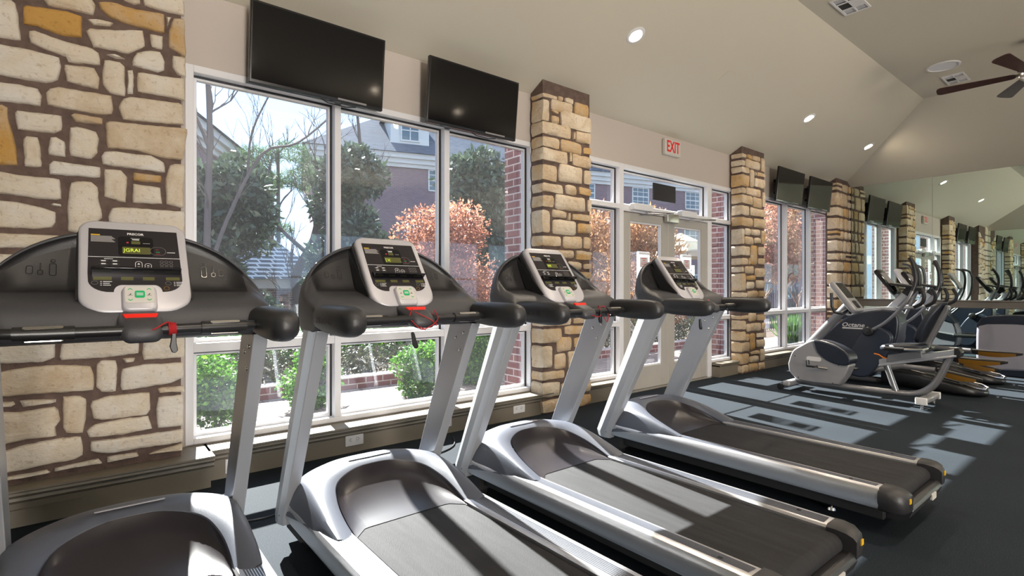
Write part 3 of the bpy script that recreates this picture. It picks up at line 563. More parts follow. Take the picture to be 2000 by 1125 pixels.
# stone pillars ----------------------------------------------------------
def stone_box(mb, x0, x1, y0, y1, z0, z1, seed, jit=0.012, tint=None):
    """one rough faced block: rounded box pushed about by noise"""
    rr = random.Random(seed); mb.tint = rr.random() * 0.33 if tint is None else tint
    j = [rr.uniform(-jit, jit) for _ in range(8)]
    w, d, h = x1 - x0, y1 - y0, z1 - z0
    nx = max(2, min(9, int(w / 0.035))); nz = max(2, min(9, int(h / 0.035))); ny = 3
    rad = min(0.03, w * 0.3, h * 0.3)
    vs = []; fs = []; idx = {}
    def sm(t): return t
    def put(i, j_, k):
        q = (i, j_, k)
        if q in idx: return idx[q]
        u, v_, t = i / nx, j_ / ny, k / nz
        x = x0 + w * u; y = y0 + d * v_; z = z0 + h * t
        # skew the outline
        x += (j[0] * (1 - u) + j[1] * u) * (1 if t > 0.5 else -1) * abs(2 * t - 1)
        z += (j[2] * (1 - t) + j[3] * t) * (2 * u - 1) + (j[4] * (1 - t) + j[5] * t) * 0.4
        # round towards the corners
        cx = min(max(x, x0 + rad), x1 - rad); cy = min(max(y, y0 + rad), y1 - rad * 0); cz = min(max(z, z0 + rad), z1 - rad)
        dv = Vector((x - cx, y - cy, z - cz))
        if dv.length > rad: dv = dv.normalized() * rad
        p = Vector((cx, cy, cz)) + dv
        nn = mn.noise_vector(p * 14 + Vector((seed % 97, 0, 0))) * 0.006 + mn.noise_vector(p * 5) * 0.007
        p += nn
        idx[q] = len(vs); vs.append(p); return idx[q]
    for i in range(nx):
        for k in range(nz):
            fs.append((put(i, 0, k), put(i + 1, 0, k), put(i + 1, 0, k + 1), put(i, 0, k + 1)))
    for j_ in range(ny):
        for k in range(nz):
            fs.append((put(0, j_ + 1, k), put(0, j_, k), put(0, j_, k + 1), put(0, j_ + 1, k + 1)))
            fs.append((put(nx, j_, k), put(nx, j_ + 1, k), put(nx, j_ + 1, k + 1), put(nx, j_, k + 1)))
        for i in range(nx):
            fs.append((put(i, j_ + 1, 0), put(i + 1, j_ + 1, 0), put(i + 1, j_, 0), put(i, j_, 0)))
            fs.append((put(i, j_, nz), put(i + 1, j_, nz), put(i + 1, j_ + 1, nz), put(i, j_ + 1, nz)))
    mb.mat(1).add(vs, fs)
CAMX, CAMY, CAMZ, FX = 0.0, 0.0, 1.2, 1030.0
def unproj_y(u, v, y):
    s, c = math.sin(math.radians(38.9)), math.cos(math.radians(38.9)); r = (u - 1000) / FX
    k = y / (c - r * s); return (k * (s + r * c), 1.2 + k * (563.5 - v) / FX)
def poly_stone(mb, pts, yf, seed, tint=None):
    """a flat faced block with a chipped outline standing proud of the mortar"""
    rr = random.Random(seed); mb.tint = rr.random() * 0.28 if tint is None else tint
    n = len(pts); out = []
    for i in range(n):
        a, b_ = Vector(pts[i]), Vector(pts[(i + 1) % n]); L = (b_ - a).length; k = max(1, int(L / 0.022))
        for j in range(k):
            t = j / k; p = a.lerp(b_, t)
            if j == 0 and n > 3:                       # blunt the corner
                c0 = Vector(pts[i - 1]); p = p * 0.86 + (a + (b_ - a) * min(1, 0.03 / L) + a + (c0 - a) * min(1, 0.03 / max(1e-3, (c0 - a).length))) * 0.07
            q = mn.noise_vector(Vector((p.x * 30, p.y * 30, seed))) * 0.004
            out.append(Vector((p.x + q.x, p.y + q.y)))
    c = sum(out, Vector((0, 0))) / len(out); m_ = len(out); vs = []; fs = []
    size = max((p - c).length for p in out)
    rings = [(0.0, 0.012), (0.002, -0.010), (0.007, -0.019), (0.016, -0.023), (0.04, -0.025)]
    # smooth the inset direction with the centroid
    for d, dep in rings:
        for p in out:
            L = (p - c).length; q = c + (p - c) * max(0.15, 1 - d / max(L, 0.01) * 1.25)
            nz = mn.noise(Vector((q.x * 9, q.y * 9, seed * 3.1))) * 0.006 + mn.noise(Vector((q.x * 28, q.y * 28, seed))) * 0.0025
            vs.append((q.x, yf + dep + (nz if dep < 0 else 0), q.y))
    for s_ in (0.55, 0.2):
        for p in out:
            q = c + (p - c) * s_
            nz = mn.noise(Vector((q.x * 9, q.y * 9, seed * 3.1))) * 0.007 + mn.noise(Vector((q.x * 28, q.y * 28, seed))) * 0.0025
            vs.append((q.x, yf - 0.026 + nz, q.y))
    vs.append((c.x, yf - 0.026, c.y)); nr = len(rings) + 2
    area2 = sum(out[i].x * out[(i + 1) % m_].y - out[(i + 1) % m_].x * out[i].y for i in range(m_))
    for k in range(nr - 1):
        for j in range(m_):
            q = (k * m_ + j, k * m_ + (j + 1) % m_, (k + 1) * m_ + (j + 1) % m_, (k + 1) * m_ + j)
            fs.append(q if area2 > 0 else q[::-1])
    for j in range(m_):
        q = ((nr - 1) * m_ + j, (nr - 1) * m_ + (j + 1) % m_, nr * m_); fs.append(q if area2 > 0 else q[::-1])
    mb.mat(1).add(vs, fs)

# the wide pillar at the near end
mb = MB().mat(0).box(XL + 0.014, 0.44, 3.70, YW - 0.002, 0.1, ZE + (YW - 3.70) * PT - 0.006)
for i, p in enumerate(P1):
    q = [(max(x, -0.40) if x < -0.36 else min(x, 0.475), min(max(z, 0.2), ZE + 0.06)) for x, z in p]
    poly_stone(mb, q, 3.70, i + 1, P1G[i] * 0.72 if i in P1G else None)
zz = 0.22; rr = random.Random(5)                     # the part of it beyond the left edge of the view
while zz < ZE - 0.1:
    h = rr.uniform(0.12, 0.26); xx = XL + 0.03
    while xx < -0.47:
        w = min(rr.uniform(0.14, 0.3), -0.42 - xx)
        if w > 0.05: poly_stone(mb, [(xx, zz), (xx + w, zz), (xx + w, zz + h), (xx, zz + h)], 3.70, int(zz * 97) + int(xx * 31))
        xx += w + 0.03
    zz += h + 0.03
tag(mb.build('stone_pillar', ['mortar', 'stone'], tint=True, smooth=50), kind='structure')

def pillar(x0, x1, rects, sd, yf=3.70):
    mb = MB().mat(0).box(x0 + 0.018, x1 - 0.018, yf + 0.022, YW - 0.002, 0.001, ZE + (YW - yf) * PT - 0.012)
    for i, (a0, a1, z0, z1) in enumerate(rects):
        g = None if (i * 7 + sd) % 9 else 0.45
        L, Rr = a0 <= x0 + 0.002, a1 >= x1 - 0.002
        top = ZE + (YW - yf) * PT - 0.03
        stone_box(mb, a0, a1, yf, (YW - 0.035 if (L or Rr) else yf + 0.05), max(z0, 0.004), min(z1, top), sd * 100 + i, tint=(0.26 + 0.24 * ((i * 37 + sd * 11) % 17) / 17 if g is None else 0.58))
    return tag(mb.build('stone_pillar', ['mortar', 'stone'], tint=True, smooth=60), kind='structure')
pillar(3.36, 4.045, R2, 1); pillar(7.11, 7.80, R3, 2)
def random_courses(x0, x1, sd):
    rr = random.Random(sd); out = []; z = 0.01
    while z < ZE:
        h = rr.uniform(0.13, 0.24); x = x0
        while x < x1 - 0.03:
            w = rr.uniform(0.13, 0.36)
            if x1 - (x + w) < 0.1: w = x1 - x
            if rr.random() < 0.25 and w > 0.14 and w < 0.3:
                out += [(x, x + w, z, z + h * 0.45), (x, x + w, z + h * 0.45 + 0.03, z + h)]
            else: out.append((x, x + w, z, z + h))
            x += w + 0.03
        z += h + 0.028
    return [(a0, min(a1, x1), z0, z1) for a0, a1, z0, z1 in out]
pillar(10.48, XR - 0.016, random_courses(10.48, XR - 0.016, 11), 3)
# dark brick piers outside, between the openings
mb = MB()
for a0, a1 in ((-1.1, 0.44), (3.42, 4.05), (7.24, 7.92), (10.91, 11.5)):
    mb.box(a0, a1, YW + TW, YW + TW + 0.34, -0.1, 3.3)
mb.box(-1.1, 11.5, YW + TW, YW + TW + 0.10, 2.75, 3.3)
for a0, a1 in ((0.44, 3.42), (7.92, 10.91)): mb.box(a0, a1, YW + TW, YW + TW + 0.07, -0.1, 0.17)
struct('wall_outside', mb, 'brick', smooth=0)

# televisions ------------------------------------------------------------
def television(x0, x1, label):
    zb, zt, yb_, yt = 2.545, 3.065, 3.735, 3.680
    w = x1 - x0; r = empty('television', ((x0 + x1) / 2, YW - 0.01, (zb + zt) / 2)); inv = Matrix.Translation(-Vector(r.location))
    tag(r, label, 'television', 'televisions hung above the windows')
    H = math.hypot(zt - zb, yb_ - yt); ang = math.atan2(yb_ - yt, zt - zb)
    Mx = inv @ Matrix.Translation(((x0 + x1) / 2, (yb_ + yt) / 2, (zb + zt) / 2)) @ Matrix.Rotation(ang, 4, 'X')
    b_ = MB(); b_.rbox((0, 0.018, 0), (w, 0.036, H), 0.006); b_.rbox((0, 0.045, -0.05), (w * 0.6, 0.04, H * 0.6), 0.012); b_.xf(Mx)
    b_.build('casing', 'tvbody', r)
    s_ = MB().box(-w / 2 + 0.014, w / 2 - 0.014, -0.0012, 0.001, -H / 2 + 0.022, H / 2 - 0.014); s_.xf(Mx); s_.build('screen', 'tvscreen', r, smooth=0)
    l_ = MB().box(w * 0.13, w * 0.36, -0.0024, 0.0, -H / 2 + 0.013, -H / 2 + 0.026).xf(Mx); l_.build('label_strip', 'greyprint', r, smooth=0)
    k = MB()
    for zz in (-0.09, 0.10):
        k.box(-0.20, 0.20, 0.15, YW - 3.71, zz - 0.018, zz + 0.018)
    for xx in (-0.16, 0.16): k.box(xx - 0.015, xx + 0.015, 0.05, 0.165, -0.14, 0.15)
    k.xf(inv @ Matrix.Translation(((x0 + x1) / 2, 3.70, (zb + zt) / 2))); k.build('wall_bracket', 'tvbody', r, bevel=0.002, smooth=0)
    c = MB(); c.tube([(w * 0.3, 0.06, -H * 0.5 - 0.0), (w * 0.22, 0.07, -H * 0.5 - 0.012), (w * 0.08, 0.07, -H * 0.5 - 0.008), (0, 0.07, -H * 0.5 + 0.02)], 0.004, 6).xf(Mx)
    c.build('cable', 'black', r)
    return r
television(0.82, 1.75, 'largest looking black television, above the window beside the wide stone wall')
television(2.13, 3.055, 'black television left of the near slim stone pillar with a lamp reflected in it')
television(8.20, 9.10, 'small far black television hanging just right of the second slim pillar')
television(9.34, 10.24, 'farthest black television above the last window, beside the mirror corner pillar')

# ceiling fittings -------------------------------------------------------
nrm = Vector((0, -PT, -1)).normalized()                # inward normal of the window side slope (points down)
def slope_pt(x, y): return Vector((x, y, ZE + (YW - y) * PT))
lamps = [(3.94, 3.07, 'recessed ceiling light nearest the televisions'), (7.70, 3.07, 'second recessed ceiling light, right of the exit sign'), (10.0, 3.07, 'farthest recessed ceiling light, near the mirror wall')]
flat = [(4.08, -0.2), (7.9, -0.2), (0.9, -0.2), (4.88, -3.8), (7.10, -3.9), (2.3, -3.8), (9.4, -3.9)]
proto = None
def lamp_at(p, nr, label, e, grp):
    global proto
    if proto is None:
        r = empty('recessed_light')
        t = MB(); t.lathe([(0.058, 0.003), (0.064, 0.009), (0.085, 0.008), (0.093, 0.002), (0.093, -0.002), (0.058, -0.002)], n=32)
        t.build('trim_ring', 'white', r)
        MB().lathe([(0.0, 0.006), (0.03, 0.005), (0.058, 0.0025), (0.058, 0.0), (0.0, 0.0)], n=24).build('bulb', 'lamp', r)
        proto = r; o = r
    else: o = copy_tree(proto)
    o.location = p; o.rotation_euler = nr.to_track_quat('Z', 'Y').to_euler(); tag(o, label, 'ceiling light', grp)
    d = bpy.data.lights.new('lamp', 'SPOT'); d.energy = e; d.spot_size = math.radians(150); d.spot_blend = 0.8; d.color = (1.0, 0.87, 0.72); d.shadow_soft_size = 0.05
    l_ = bpy.data.objects.new('lamp', d); C.objects.link(l_); l_.location = Vector(p) + nr * 0.03; l_.rotation_euler = nr.to_track_quat('-Z', 'Y').to_euler()
    return o
for x, y, lab in lamps: lamp_at(slope_pt(x, y), nrm, lab, 60, 'recessed lights along the sloped ceiling')
for x, y in flat: lamp_at(Vector((x, y, ZF)), Vector((0, 0, -1)), 'recessed light in the flat ceiling behind the camera', 130, 'recessed lights behind the camera')
# round speaker
r = empty('ceiling_speaker', (8.32, 1.74, ZF)); tag(r, 'round white speaker grille in the flat ceiling', 'speaker')
MB().lathe([(0.17, 0.0), (0.17, -0.006), (0.155, -0.012), (0.148, -0.008), (0.148, 0.0)], n=40).build('rim', 'white', r)
MB().lathe([(0.0, -0.004), (0.148, -0.004), (0.148, 0.0), (0.0, 0.0)][::-1], n=40).build('grille', 'wframe', r)
def vent(x, y, label):
    r = empty('ceiling_vent', (x, y, ZF)); tag(r, label, 'air vent', 'ceiling vents')
    f = MB(); w, h = 0.20, 0.115
    f.box(-w, w, -h, -h + 0.02, -0.008, 0); f.box(-w, w, h - 0.02, h, -0.008, 0)
    for xx in (-w, -0.085, 0.065, w - 0.02): f.box(xx, xx + 0.02, -h + 0.02, h - 0.02, -0.008, 0)
    f.box(-w + 0.02, -0.085, -0.007, 0.007, -0.008, 0); f.box(0.085, w - 0.02, -0.007, 0.007, -0.008, 0); f.box(-0.065, 0.065, -h + 0.02, 0.0, -0.008, 0)
    f.build('vent_frame', 'white', r, smooth=0)
    MB().box(-w + 0.01, w - 0.01, -h + 0.01, h - 0.01, -0.0015, 0).build('duct_opening', 'matblack', r, smooth=0)
    s_ = MB()
    for side in (-0.178, 0.092):
        for k in range(5): s_.box(side + 0.016 * k, side + 0.016 * k + 0.004, -h + 0.02, h - 0.02, -0.006, -0.002)
    s_.build('louvre', 'wframe', r, smooth=0)
vent(8.93, 1.74, 'white slotted air vent beside the round ceiling speaker'); vent(5.80, 1.93, 'white air vent cut by the top edge of the view')
p = slope_pt(5.55, 3.05)
o = MB().box(-0.11, 0.11, -0.07, 0.07, -0.001, 0.003).build('access_plate', 'ceil', smooth=0); o.location = p; o.rotation_euler = nrm.to_track_quat('Z', 'Y').to_euler()
tag(o, 'small painted access plate flush in the sloped ceiling above the exit sign', 'ceiling plate')
# fan
r = empty('ceiling_fan', (8.17, 0.92, ZF)); tag(r, 'ceiling fan with dark wooden blades and a nickel motor', 'ceiling fan')
MB().lathe([(0.0, 0.0), (0.07, 0.0), (0.07, -0.02), (0.035, -0.06), (0.0, -0.06)][::-1], n=28).build('ceiling_cup', 'nickel', r)
MB().cyl((0, 0, -0.15), 'z', 0.013, 0.22, 12).build('down_rod', 'nickel', r)
mt_ = MB().lathe([(0.0, -0.24), (0.05, -0.24), (0.10, -0.27), (0.125, -0.32), (0.125, -0.40), (0.11, -0.43), (0.07, -0.46), (0.0, -0.47)][::-1], n=36).build('motor', 'nickel', r)
MB().lathe([(0.0, -0.47), (0.06, -0.47), (0.075, -0.50), (0.05, -0.53), (0.0, -0.54)][::-1], n=28).build('light_bowl', 'white', r)
MB().lathe([(0.1262, -0.335), (0.128, -0.335), (0.128, -0.345), (0.1262, -0.345)], n=36).build('motor_band', 'matblack', mt_)
for k in range(5):
    a_ = math.radians(97 + 72 * k)
    b_ = MB(); pts = rrect(0.70, 0.15, 0.05, 5, 0.49, 0); pts = [(x, y * (0.62 + 0.45 * (x - 0.14) / 0.7)) for x, y in pts]
    b_.prism(pts, 'z', -0.004, 0.004); b_.xf(Matrix.Rotation(a_, 4, 'Z') @ Matrix.Translation((0, 0, -0.385)) @ Matrix.Rotation(math.radians(13), 4, 'X'))
    bo = b_.build('blade', 'wood', r, smooth=0)
    i2 = MB().prism([(0.09, -0.02), (0.22, -0.035), (0.22, 0.035), (0.09, 0.02)], 'z', 0.004, 0.010); i2.xf(Matrix.Rotation(a_, 4, 'Z') @ Matrix.Translation((0, 0, -0.385)) @ Matrix.Rotation(math.radians(13), 4, 'X'))
    i2.build('blade_iron', 'nickel', bo, smooth=0)
# exit sign
r = empty('exit_sign', (5.68, 3.87, 2.95)); tag(r, 'lit white exit sign with red letters above the doors', 'exit sign')
MB().rbox((0, 0, 0), (0.33, 0.05, 0.195), 0.01).build('sign_box', 'exitwhite', r)
text('lettering', 'EXIT', 0.195, 'exitred', r, Matrix.Translation((0.0, -0.026, 0.0)) @ Matrix.Rotation(PI / 2, 4, 'X'), bold=0.0035, sx=0.68)
# wall outlets
def outlet(x, z, label, y=3.74, plug=False):
    r = empty('wall_outlet', (x, y, z)); tag(r, label, 'outlet', 'white outlets in the bench panel')
    MB().rbox((0, -0.003, 0), (0.137, 0.006, 0.09), 0.0028).build('cover_plate', 'white', r)
    for sx in (-0.028, 0.028):
        f = MB().prism(rrect(0.034, 0.036, 0.008, 4, sx, 0), 'y', -0.0075, -0.005).build('socket', 'white', r, smooth=0)
        s_ = MB()
        for dz in (-0.008, 0.008): s_.box(sx - 0.006, sx + 0.003, -0.0082, -0.007, dz - 0.0018, dz + 0.0018)
        s_.cyl((sx + 0.010 * (1 if sx > 0 else -1), -0.0077, 0), 'y', 0.0028, 0.001, 8); s_.build('socket_slot', 'matblack', f, smooth=0)
    if plug:
        pl = MB(); pl.cyl((-0.028, -0.02, 0), 'y', 0.016, 0.03, 14); pl.tube([(-0.028, -0.035, 0), (-0.028, -0.045, -0.01), (-0.025, -0.045, -0.05), (0.0, -0.05, -0.105), (0.15, -0.10, -0.127)], 0.005, 8)
        o = pl.build('power_plug', 'black', None); o.location = (x, y, z); tag(o, 'black power plug in the outlet between two treadmill posts', 'plug')
outlet(1.53, 0.095, 'white outlet in the bench panel above the second treadmill hood')
outlet(3.10, 0.10, 'white outlet beside the base of the near slim pillar')
outlet(2.30, 0.10, 'white outlet with a black plug, between two treadmill posts', plug=True)
outlet(0.752, 0.072, 'white outlet half hidden behind the nearest treadmill post')
# panel hanging at the transom and the door sign holders
o = MB().rbox((5.60, YW + 0.02, 2.385), (0.46, 0.02, 0.21), 0.004).build('hanging_board', 'matblack'); tag(o, 'small black board fixed in the transom glass over the doors', 'board')
for x in (5.135, 6.02):
    r = empty('notice_holder', (x, YW - 0.012, 1.40)); tag(r, 'white acrylic notice holder on the %s door leaf' % ('left' if x < 5.5 else 'right'), 'notice holder', 'notice holders on the doors')
    MB().rbox((0, 0, 0), (0.235, 0.012, 0.47), 0.004).build('backing', 'acrylic', r)
    MB().rbox((0, -0.014, 0.215), (0.20, 0.012, 0.03), 0.004).build('clip', 'wframe', r)
    MB().box(-0.075, 0.075, -0.0115, -0.010, 0.05, 0.17).build('notice_sheet', 'white', r, smooth=0)
    def rot(dx, dz): return Matrix.Translation((dx, -0.012, dz)) @ Matrix.Rotation(PI / 2, 4, 'X')
    text('lettering', 'DO NOT', 0.036, 'signred', r, rot(0, -0.03), depth=0.0004, bold=0.001)
    ln = MB()                                          # the small red lines of print, too fine to read
    for k, (w_, h_) in enumerate(((0.10, 0.010), (0.06, 0.009), (0.11, 0.006), (0.10, 0.010), (0.12, 0.004))):
        zz = 0.155 - k * 0.022; n_ = int(w_ / 0.012)
        for q in range(n_): ln.box(-w_ / 2 + q * 0.012, -w_ / 2 + q * 0.012 + 0.009, -0.0125, -0.0112, zz - h_ / 2, zz + h_ / 2)
    ln.build('printed_line', 'signred', r, smooth=0)
# ------------------------------------------------------------------ treadmills
Y0 = 1.75
TI = Matrix.Translation((0, -Y0, 0))
def catmull(pts, n=5):
    out = []
    P = [Vector(p) for p in pts]
    for i in range(len(P) - 1):
        p0, p1, p2, p3 = P[max(i - 1, 0)], P[i], P[i + 1], P[min(i + 2, len(P) - 1)]
        for k in range(n):
            t = k / n
            out.append(0.5 * ((2 * p1) + (-p0 + p2) * t + (2 * p0 - 5 * p1 + 4 * p2 - p3) * t * t + (-p0 + 3 * p1 - 3 * p2 + p3) * t ** 3))
    out.append(P[-1]); return out
KO = Vector((0, 2.068, 1.118)); KU = Vector((0, 0.59, 0.8074)).normalized(); KN = Vector((0, -0.8074, 0.59)).normalized()
KM = Matrix(((1, 0, 0, KO.x), (0, KU.y, KN.y, KO.y), (0, KU.z, KN.z, KO.z), (0, 0, 0, 1)))
def make_treadmill():
    r = empty('treadmill', (0, Y0, 0))
    def B(mb, name, mats, parent=r, **k): mb.xf(TI); return mb.build(name, mats, parent, **k)
    # base frame under the deck, transport wheels, levelling feet
    f = MB(); f.box(-0.30, 0.30, 0.86, 2.60, 0.075, 0.17); f.box(-0.33, 0.33, 2.45, 2.66, 0.05, 0.14)
    B(f, 'base_frame', 'matblack', bevel=0.004, smooth=0)
    for sx in (-1, 1):
        w = MB().cyl((sx * 0.28, 2.50, 0.035), 'x', 0.035, 0.03, 20); B(w, 'transport_wheel', 'black')
        ft = MB(); ft.cyl((sx * 0.16, 1.14, 0.008), 'z', 0.022, 0.014, 20, 0.017); ft.cyl((sx * 0.16, 1.14, 0.045), 'z', 0.007, 0.07, 12); B(ft, 'levelling_foot', 'steel')
        sp = MB().cyl((sx * 0.16, 1.14, 0.085), 'z', 0.03, 0.05, 16, 0.035); B(sp, 'foot_housing', 'matblack')
    # side rails
    for s in (-1, 1):
        o = MB(); prof = [(0.262, 0.150), (0.262, 0.232), (0.270, 0.240), (0.345, 0.246), (0.366, 0.240), (0.3745, 0.226), (0.376, 0.215), (0.379, 0.165), (0.374, 0.150), (0.360, 0.143)]
        pts = [(s * a, b_) for a, b_ in prof]
        if s < 0: pts = pts[::-1]
        o.prism(pts, 'y', 0.86, 2.52); ro = B(o, 'side_rail', 'alu', smooth=25)
        g = MB()
        for k in range(7): g.box(*(sorted((s * (0.285 + k * 0.008), s * (0.289 + k * 0.008)))), 0.88, 2.0, 0.2405 + k * 0.0007, 0.2425 + k * 0.0007)
        B(g, 'grip_rib', 'hood', ro, smooth=0)
        sl = MB().box(*(sorted((s * 0.315, s * 0.327))), 0.985, 1.0, 0.245, 0.2475); B(sl, 'slot', 'matblack', ro, smooth=0)
        # moulded end cap
        c = MB(); secs = []
        for (yy, k, zl, zh, xo) in ((0.862, 0, 0.140, 0.2475, 0.381), (0.83, 0, 0.138, 0.249, 0.381), (0.79, 0, 0.137, 0.245, 0.375), (0.765, 0, 0.140, 0.236, 0.355), (0.752, 0, 0.148, 0.224, 0.325)):
            xi = 0.255
            secs.append([(s * xi, yy, zl), (s * xi, yy, zh - 0.01), (s * (xi + 0.015), yy, zh), (s * (xo - 0.03), yy, zh), (s * (xo - 0.004), yy, zh - 0.018), (s * xo, yy, zh - 0.045), (s * (xo - 0.005), yy, zl + 0.012), (s * (xo - 0.02), yy, zl)])
        if s > 0: secs = [q[::-1] for q in secs]
        c.loft(secs); ce = B(c, 'end_cap', 'dkplastic', smooth=50)
        y_ = MB().box(*(sorted((s * 0.296, s * 0.318))), 0.7478, 0.756, 0.190, 0.212); B(y_, 'warning_sticker', 'yellow', ce, smooth=0)
    # rear cross cover with its plate
    c = MB(); c.prism([(0.86, 0.075), (0.86, 0.150), (0.775, 0.168), (0.760, 0.160), (0.750, 0.142), (0.765, 0.105), (0.80, 0.08)], 'x', -0.262, 0.262); B(c, 'rear_cover', 'dkplastic', smooth=25, bevel=0.003)
    p = MB().prism(rrect(0.075, 0.032, 0.006, 4, 0.09, 0.131), 'y', 0.7475, 0.757); B(p, 'rating_plate', 'btn', smooth=0)
    # walking belt on its rollers
    b_ = MB(); pts = [(2.10, 0.223), (0.842, 0.223)]
    for k in range(1, 9): a = PI / 2 + PI * k / 9; pts.append((0.842 + 0.042 * math.cos(a) , 0.181 + 0.042 * math.sin(a)))
    pts += [(0.842, 0.139), (2.10, 0.139)]
    b_.prism(pts, 'x', -0.252, 0.252); B(b_, 'tread_belt', 'belt', smooth=30)
    # motor hood
    I = catmull([(-0.258, 1.975, .228), (-0.262, 2.08, .262), (-0.250, 2.20, .302), (-0.205, 2.315, .338), (-0.10, 2.385, .360), (0, 2.398, .364), (0.10, 2.385, .360), (0.205, 2.315, .338), (0.250, 2.20, .302), (0.262, 2.08, .262), (0.258, 1.975, .228)], 4)
    T = catmull([(-0.325, 1.955, .246), (-0.328, 2.08, .290), (-0.322, 2.22, .333), (-0.290, 2.36, .362), (-0.15, 2.455, .378), (0, 2.475, .380), (0.15, 2.455, .378), (0.290, 2.36, .362), (0.322, 2.22, .333), (0.328, 2.08, .290), (0.325, 1.955, .246)], 4)
    O = catmull([(-0.352, 1.975, .238), (-0.360, 2.10, .262), (-0.362, 2.28, .295), (-0.350, 2.50, .31), (-0.20, 2.60, .33), (0, 2.62, .335), (0.20, 2.60, .33), (0.350, 2.50, .31), (0.362, 2.28, .295), (0.360, 2.10, .262), (0.352, 1.975, .238)], 4)
    Q = catmull([(-0.352, 1.99, .225), (-0.372, 2.12, .225), (-0.376, 2.30, .21), (-0.366, 2.62, .15), (-0.21, 2.73, .13), (0, 2.75, .13), (0.21, 2.73, .13), (0.366, 2.62, .15), (0.376, 2.30, .21), (0.372, 2.12, .225), (0.352, 1.99, .225)], 4)
    h = MB(); rows = []
    for i in range(len(I)):
        a, t, o, q = I[i], T[i], O[i], Q[i]
        m1 = (a + t) / 2 + Vector((0, 0, 0.004)); m2 = (t * 0.5 + o * 0.5) + Vector((0, 0, 0.012)) + (t - a).normalized() * 0.004
        lo = a + Vector((0, -0.004, -0.03))
        rows.append([lo, a, m1, t, m2, o, q])
    h.loft(rows, cap=False, closed=False); ho = B(h, 'motor_hood', 'hood', smooth=60)
    md = ho.modifiers.new('sub', 'SUBSURF'); md.levels = 1; md.render_levels = 1
    g = MB(); rows = []
    for i, a in enumerate(I):
        row = []
        K = Vector((a.x * 0.985, 2.045 if abs(a.x) < 0.2 else 2.045 - (abs(a.x) - 0.2) * 1.0, .2255))
        for k in range(8):
            t = k / 7; z = a.z - 0.004 + (K.z - a.z + 0.004) * math.sin(t * PI / 2) ** 0.9; y = a.y + (K.y - a.y) * t ** 1.25
            row.append(Vector((a.x + (K.x - a.x) * t, y, z)))
        rows.append(row)
    g.loft(rows, cap=False, closed=False); B(g, 'hood_recess', 'hoodin', smooth=60)
    l_ = MB().prism(rrect(0.218, 0.011, 0.005, 4), 'z', 0, 0.002); l_.xf(Matrix.Translation((0, 2.452, 0.3815)) @ Matrix.Rotation(math.radians(-0), 4, 'X')); B(l_, 'hood_badge', 'bezel', smooth=0)
    # uprights
    for s in (-1, 1):
        def sec(y0, y1, z, w=1.0):
            q = [(0.338, 0), (0.338, 1), (0.372, 1), (0.402, 0.60), (0.402, 0.30), (0.388, 0)]
            out = [(s * a, y0 + (y1 - y0) * b_, z) for a, b_ in q]
            return out if s < 0 else out[::-1]
        u = MB().loft([sec(2.505, 2.625, 0.125), sec(2.50, 2.64, 0.165), sec(2.06, 2.25, 1.035)])
        uo = B(u, 'upright', 'silver', smooth=12, bevel=0.003)
        for (yy, zz) in ((2.13, 0.985), (2.20, 0.96), (2.165, 0.90)): B(MB().lathe([(0.0, 0.004), (0.006, 0.003), (0.009, 0.0), (0.009, -0.002), (0, -0.002)][::-1], (s * 0.3375, yy, zz), (-s, 0, 0), 12), 'bolt', 'steel', uo)
        for (yy, zz) in ((2.535, 0.17), (2.545, 0.245)): B(MB().cyl((s * 0.3955, yy, zz), 'x', 0.007, 0.008, 12), 'bolt_hole', 'matblack', uo)
    # console housing
    def sec(x, zt, yt, k):
        """k: 1 full depth recess, 0 none"""
        zr = zt - 0.035
        p = [(2.06, 1.035), (2.21, 1.02), (2.315, 1.09), (yt + 0.045, (zt + 1.10) / 2 + 0.02), (yt + 0.03, zt - 0.02), (yt + 0.012, zt - 0.002), (yt - 0.008, zt - 0.004), (yt - 0.018, zt - 0.014)]
        p += [(yt - 0.012 + 0.020 * k, zr + 0.004 * k), (2.190 + 0.072 * k, 1.205), (2.175 + 0.070 * k, 1.188), (2.105, 1.168), (2.055, 1.125), (2.035, 1.06)]
        return [(x, a, b_) for a, b_ in p]
    st = [(0.0, 1.405, 2.335, 1), (0.10, 1.403, 2.335, 1), (0.155, 1.395, 2.332, 1), (0.158, 1.395, 2.332, 1), (0.20, 1.382, 2.325, 1), (0.25, 1.358, 2.312, 1), (0.29, 1.332, 2.30, 1), (0.325, 1.300, 2.285, 0.7), (0.345, 1.278, 2.272, 0.1), (0.365, 1.250, 2.255, 0)]
    half = [sec(*q) for q in st]
    half.append([(0.388, a, b_) for a, b_ in [(2.05, 1.03), (2.18, 1.0), (2.27, 1.03), (2.285, 1.11), (2.275, 1.185), (2.25, 1.212), (2.225, 1.210), (2.205, 1.20), (2.185, 1.185), (2.15, 1.168), (2.14, 1.16), (2.07, 1.142), (2.03, 1.10), (2.028, 1.055)]])
    half.append([(0.405, a, b_) for a, b_ in [(2.05, 1.045), (2.16, 1.01), (2.24, 1.04), (2.255, 1.10), (2.245, 1.155), (2.225, 1.18), (2.20, 1.178), (2.18, 1.168), (2.16, 1.157), (2.13, 1.148), (2.11, 1.142), (2.06, 1.13), (2.03, 1.10), (2.028, 1.06)]])
    secs = [[(-x, y, z) for x, y, z in q] for q in half[:0:-1]] + half
    sh = MB(); npt = 14
    sh.loft(secs)
    o0 = 0
    for fi, fc in enumerate(sh.f[:-2]):
        j = fi % npt; i = fi // npt; xm = abs(sh.v[fc[0]][0] + sh.v[fc[2]][0]) / 2
        if j in (7, 8, 9) and xm < 0.335: sh.m[fi] = 1
    so = B(sh, 'console_housing', ['shell', 'cup'], smooth=55)
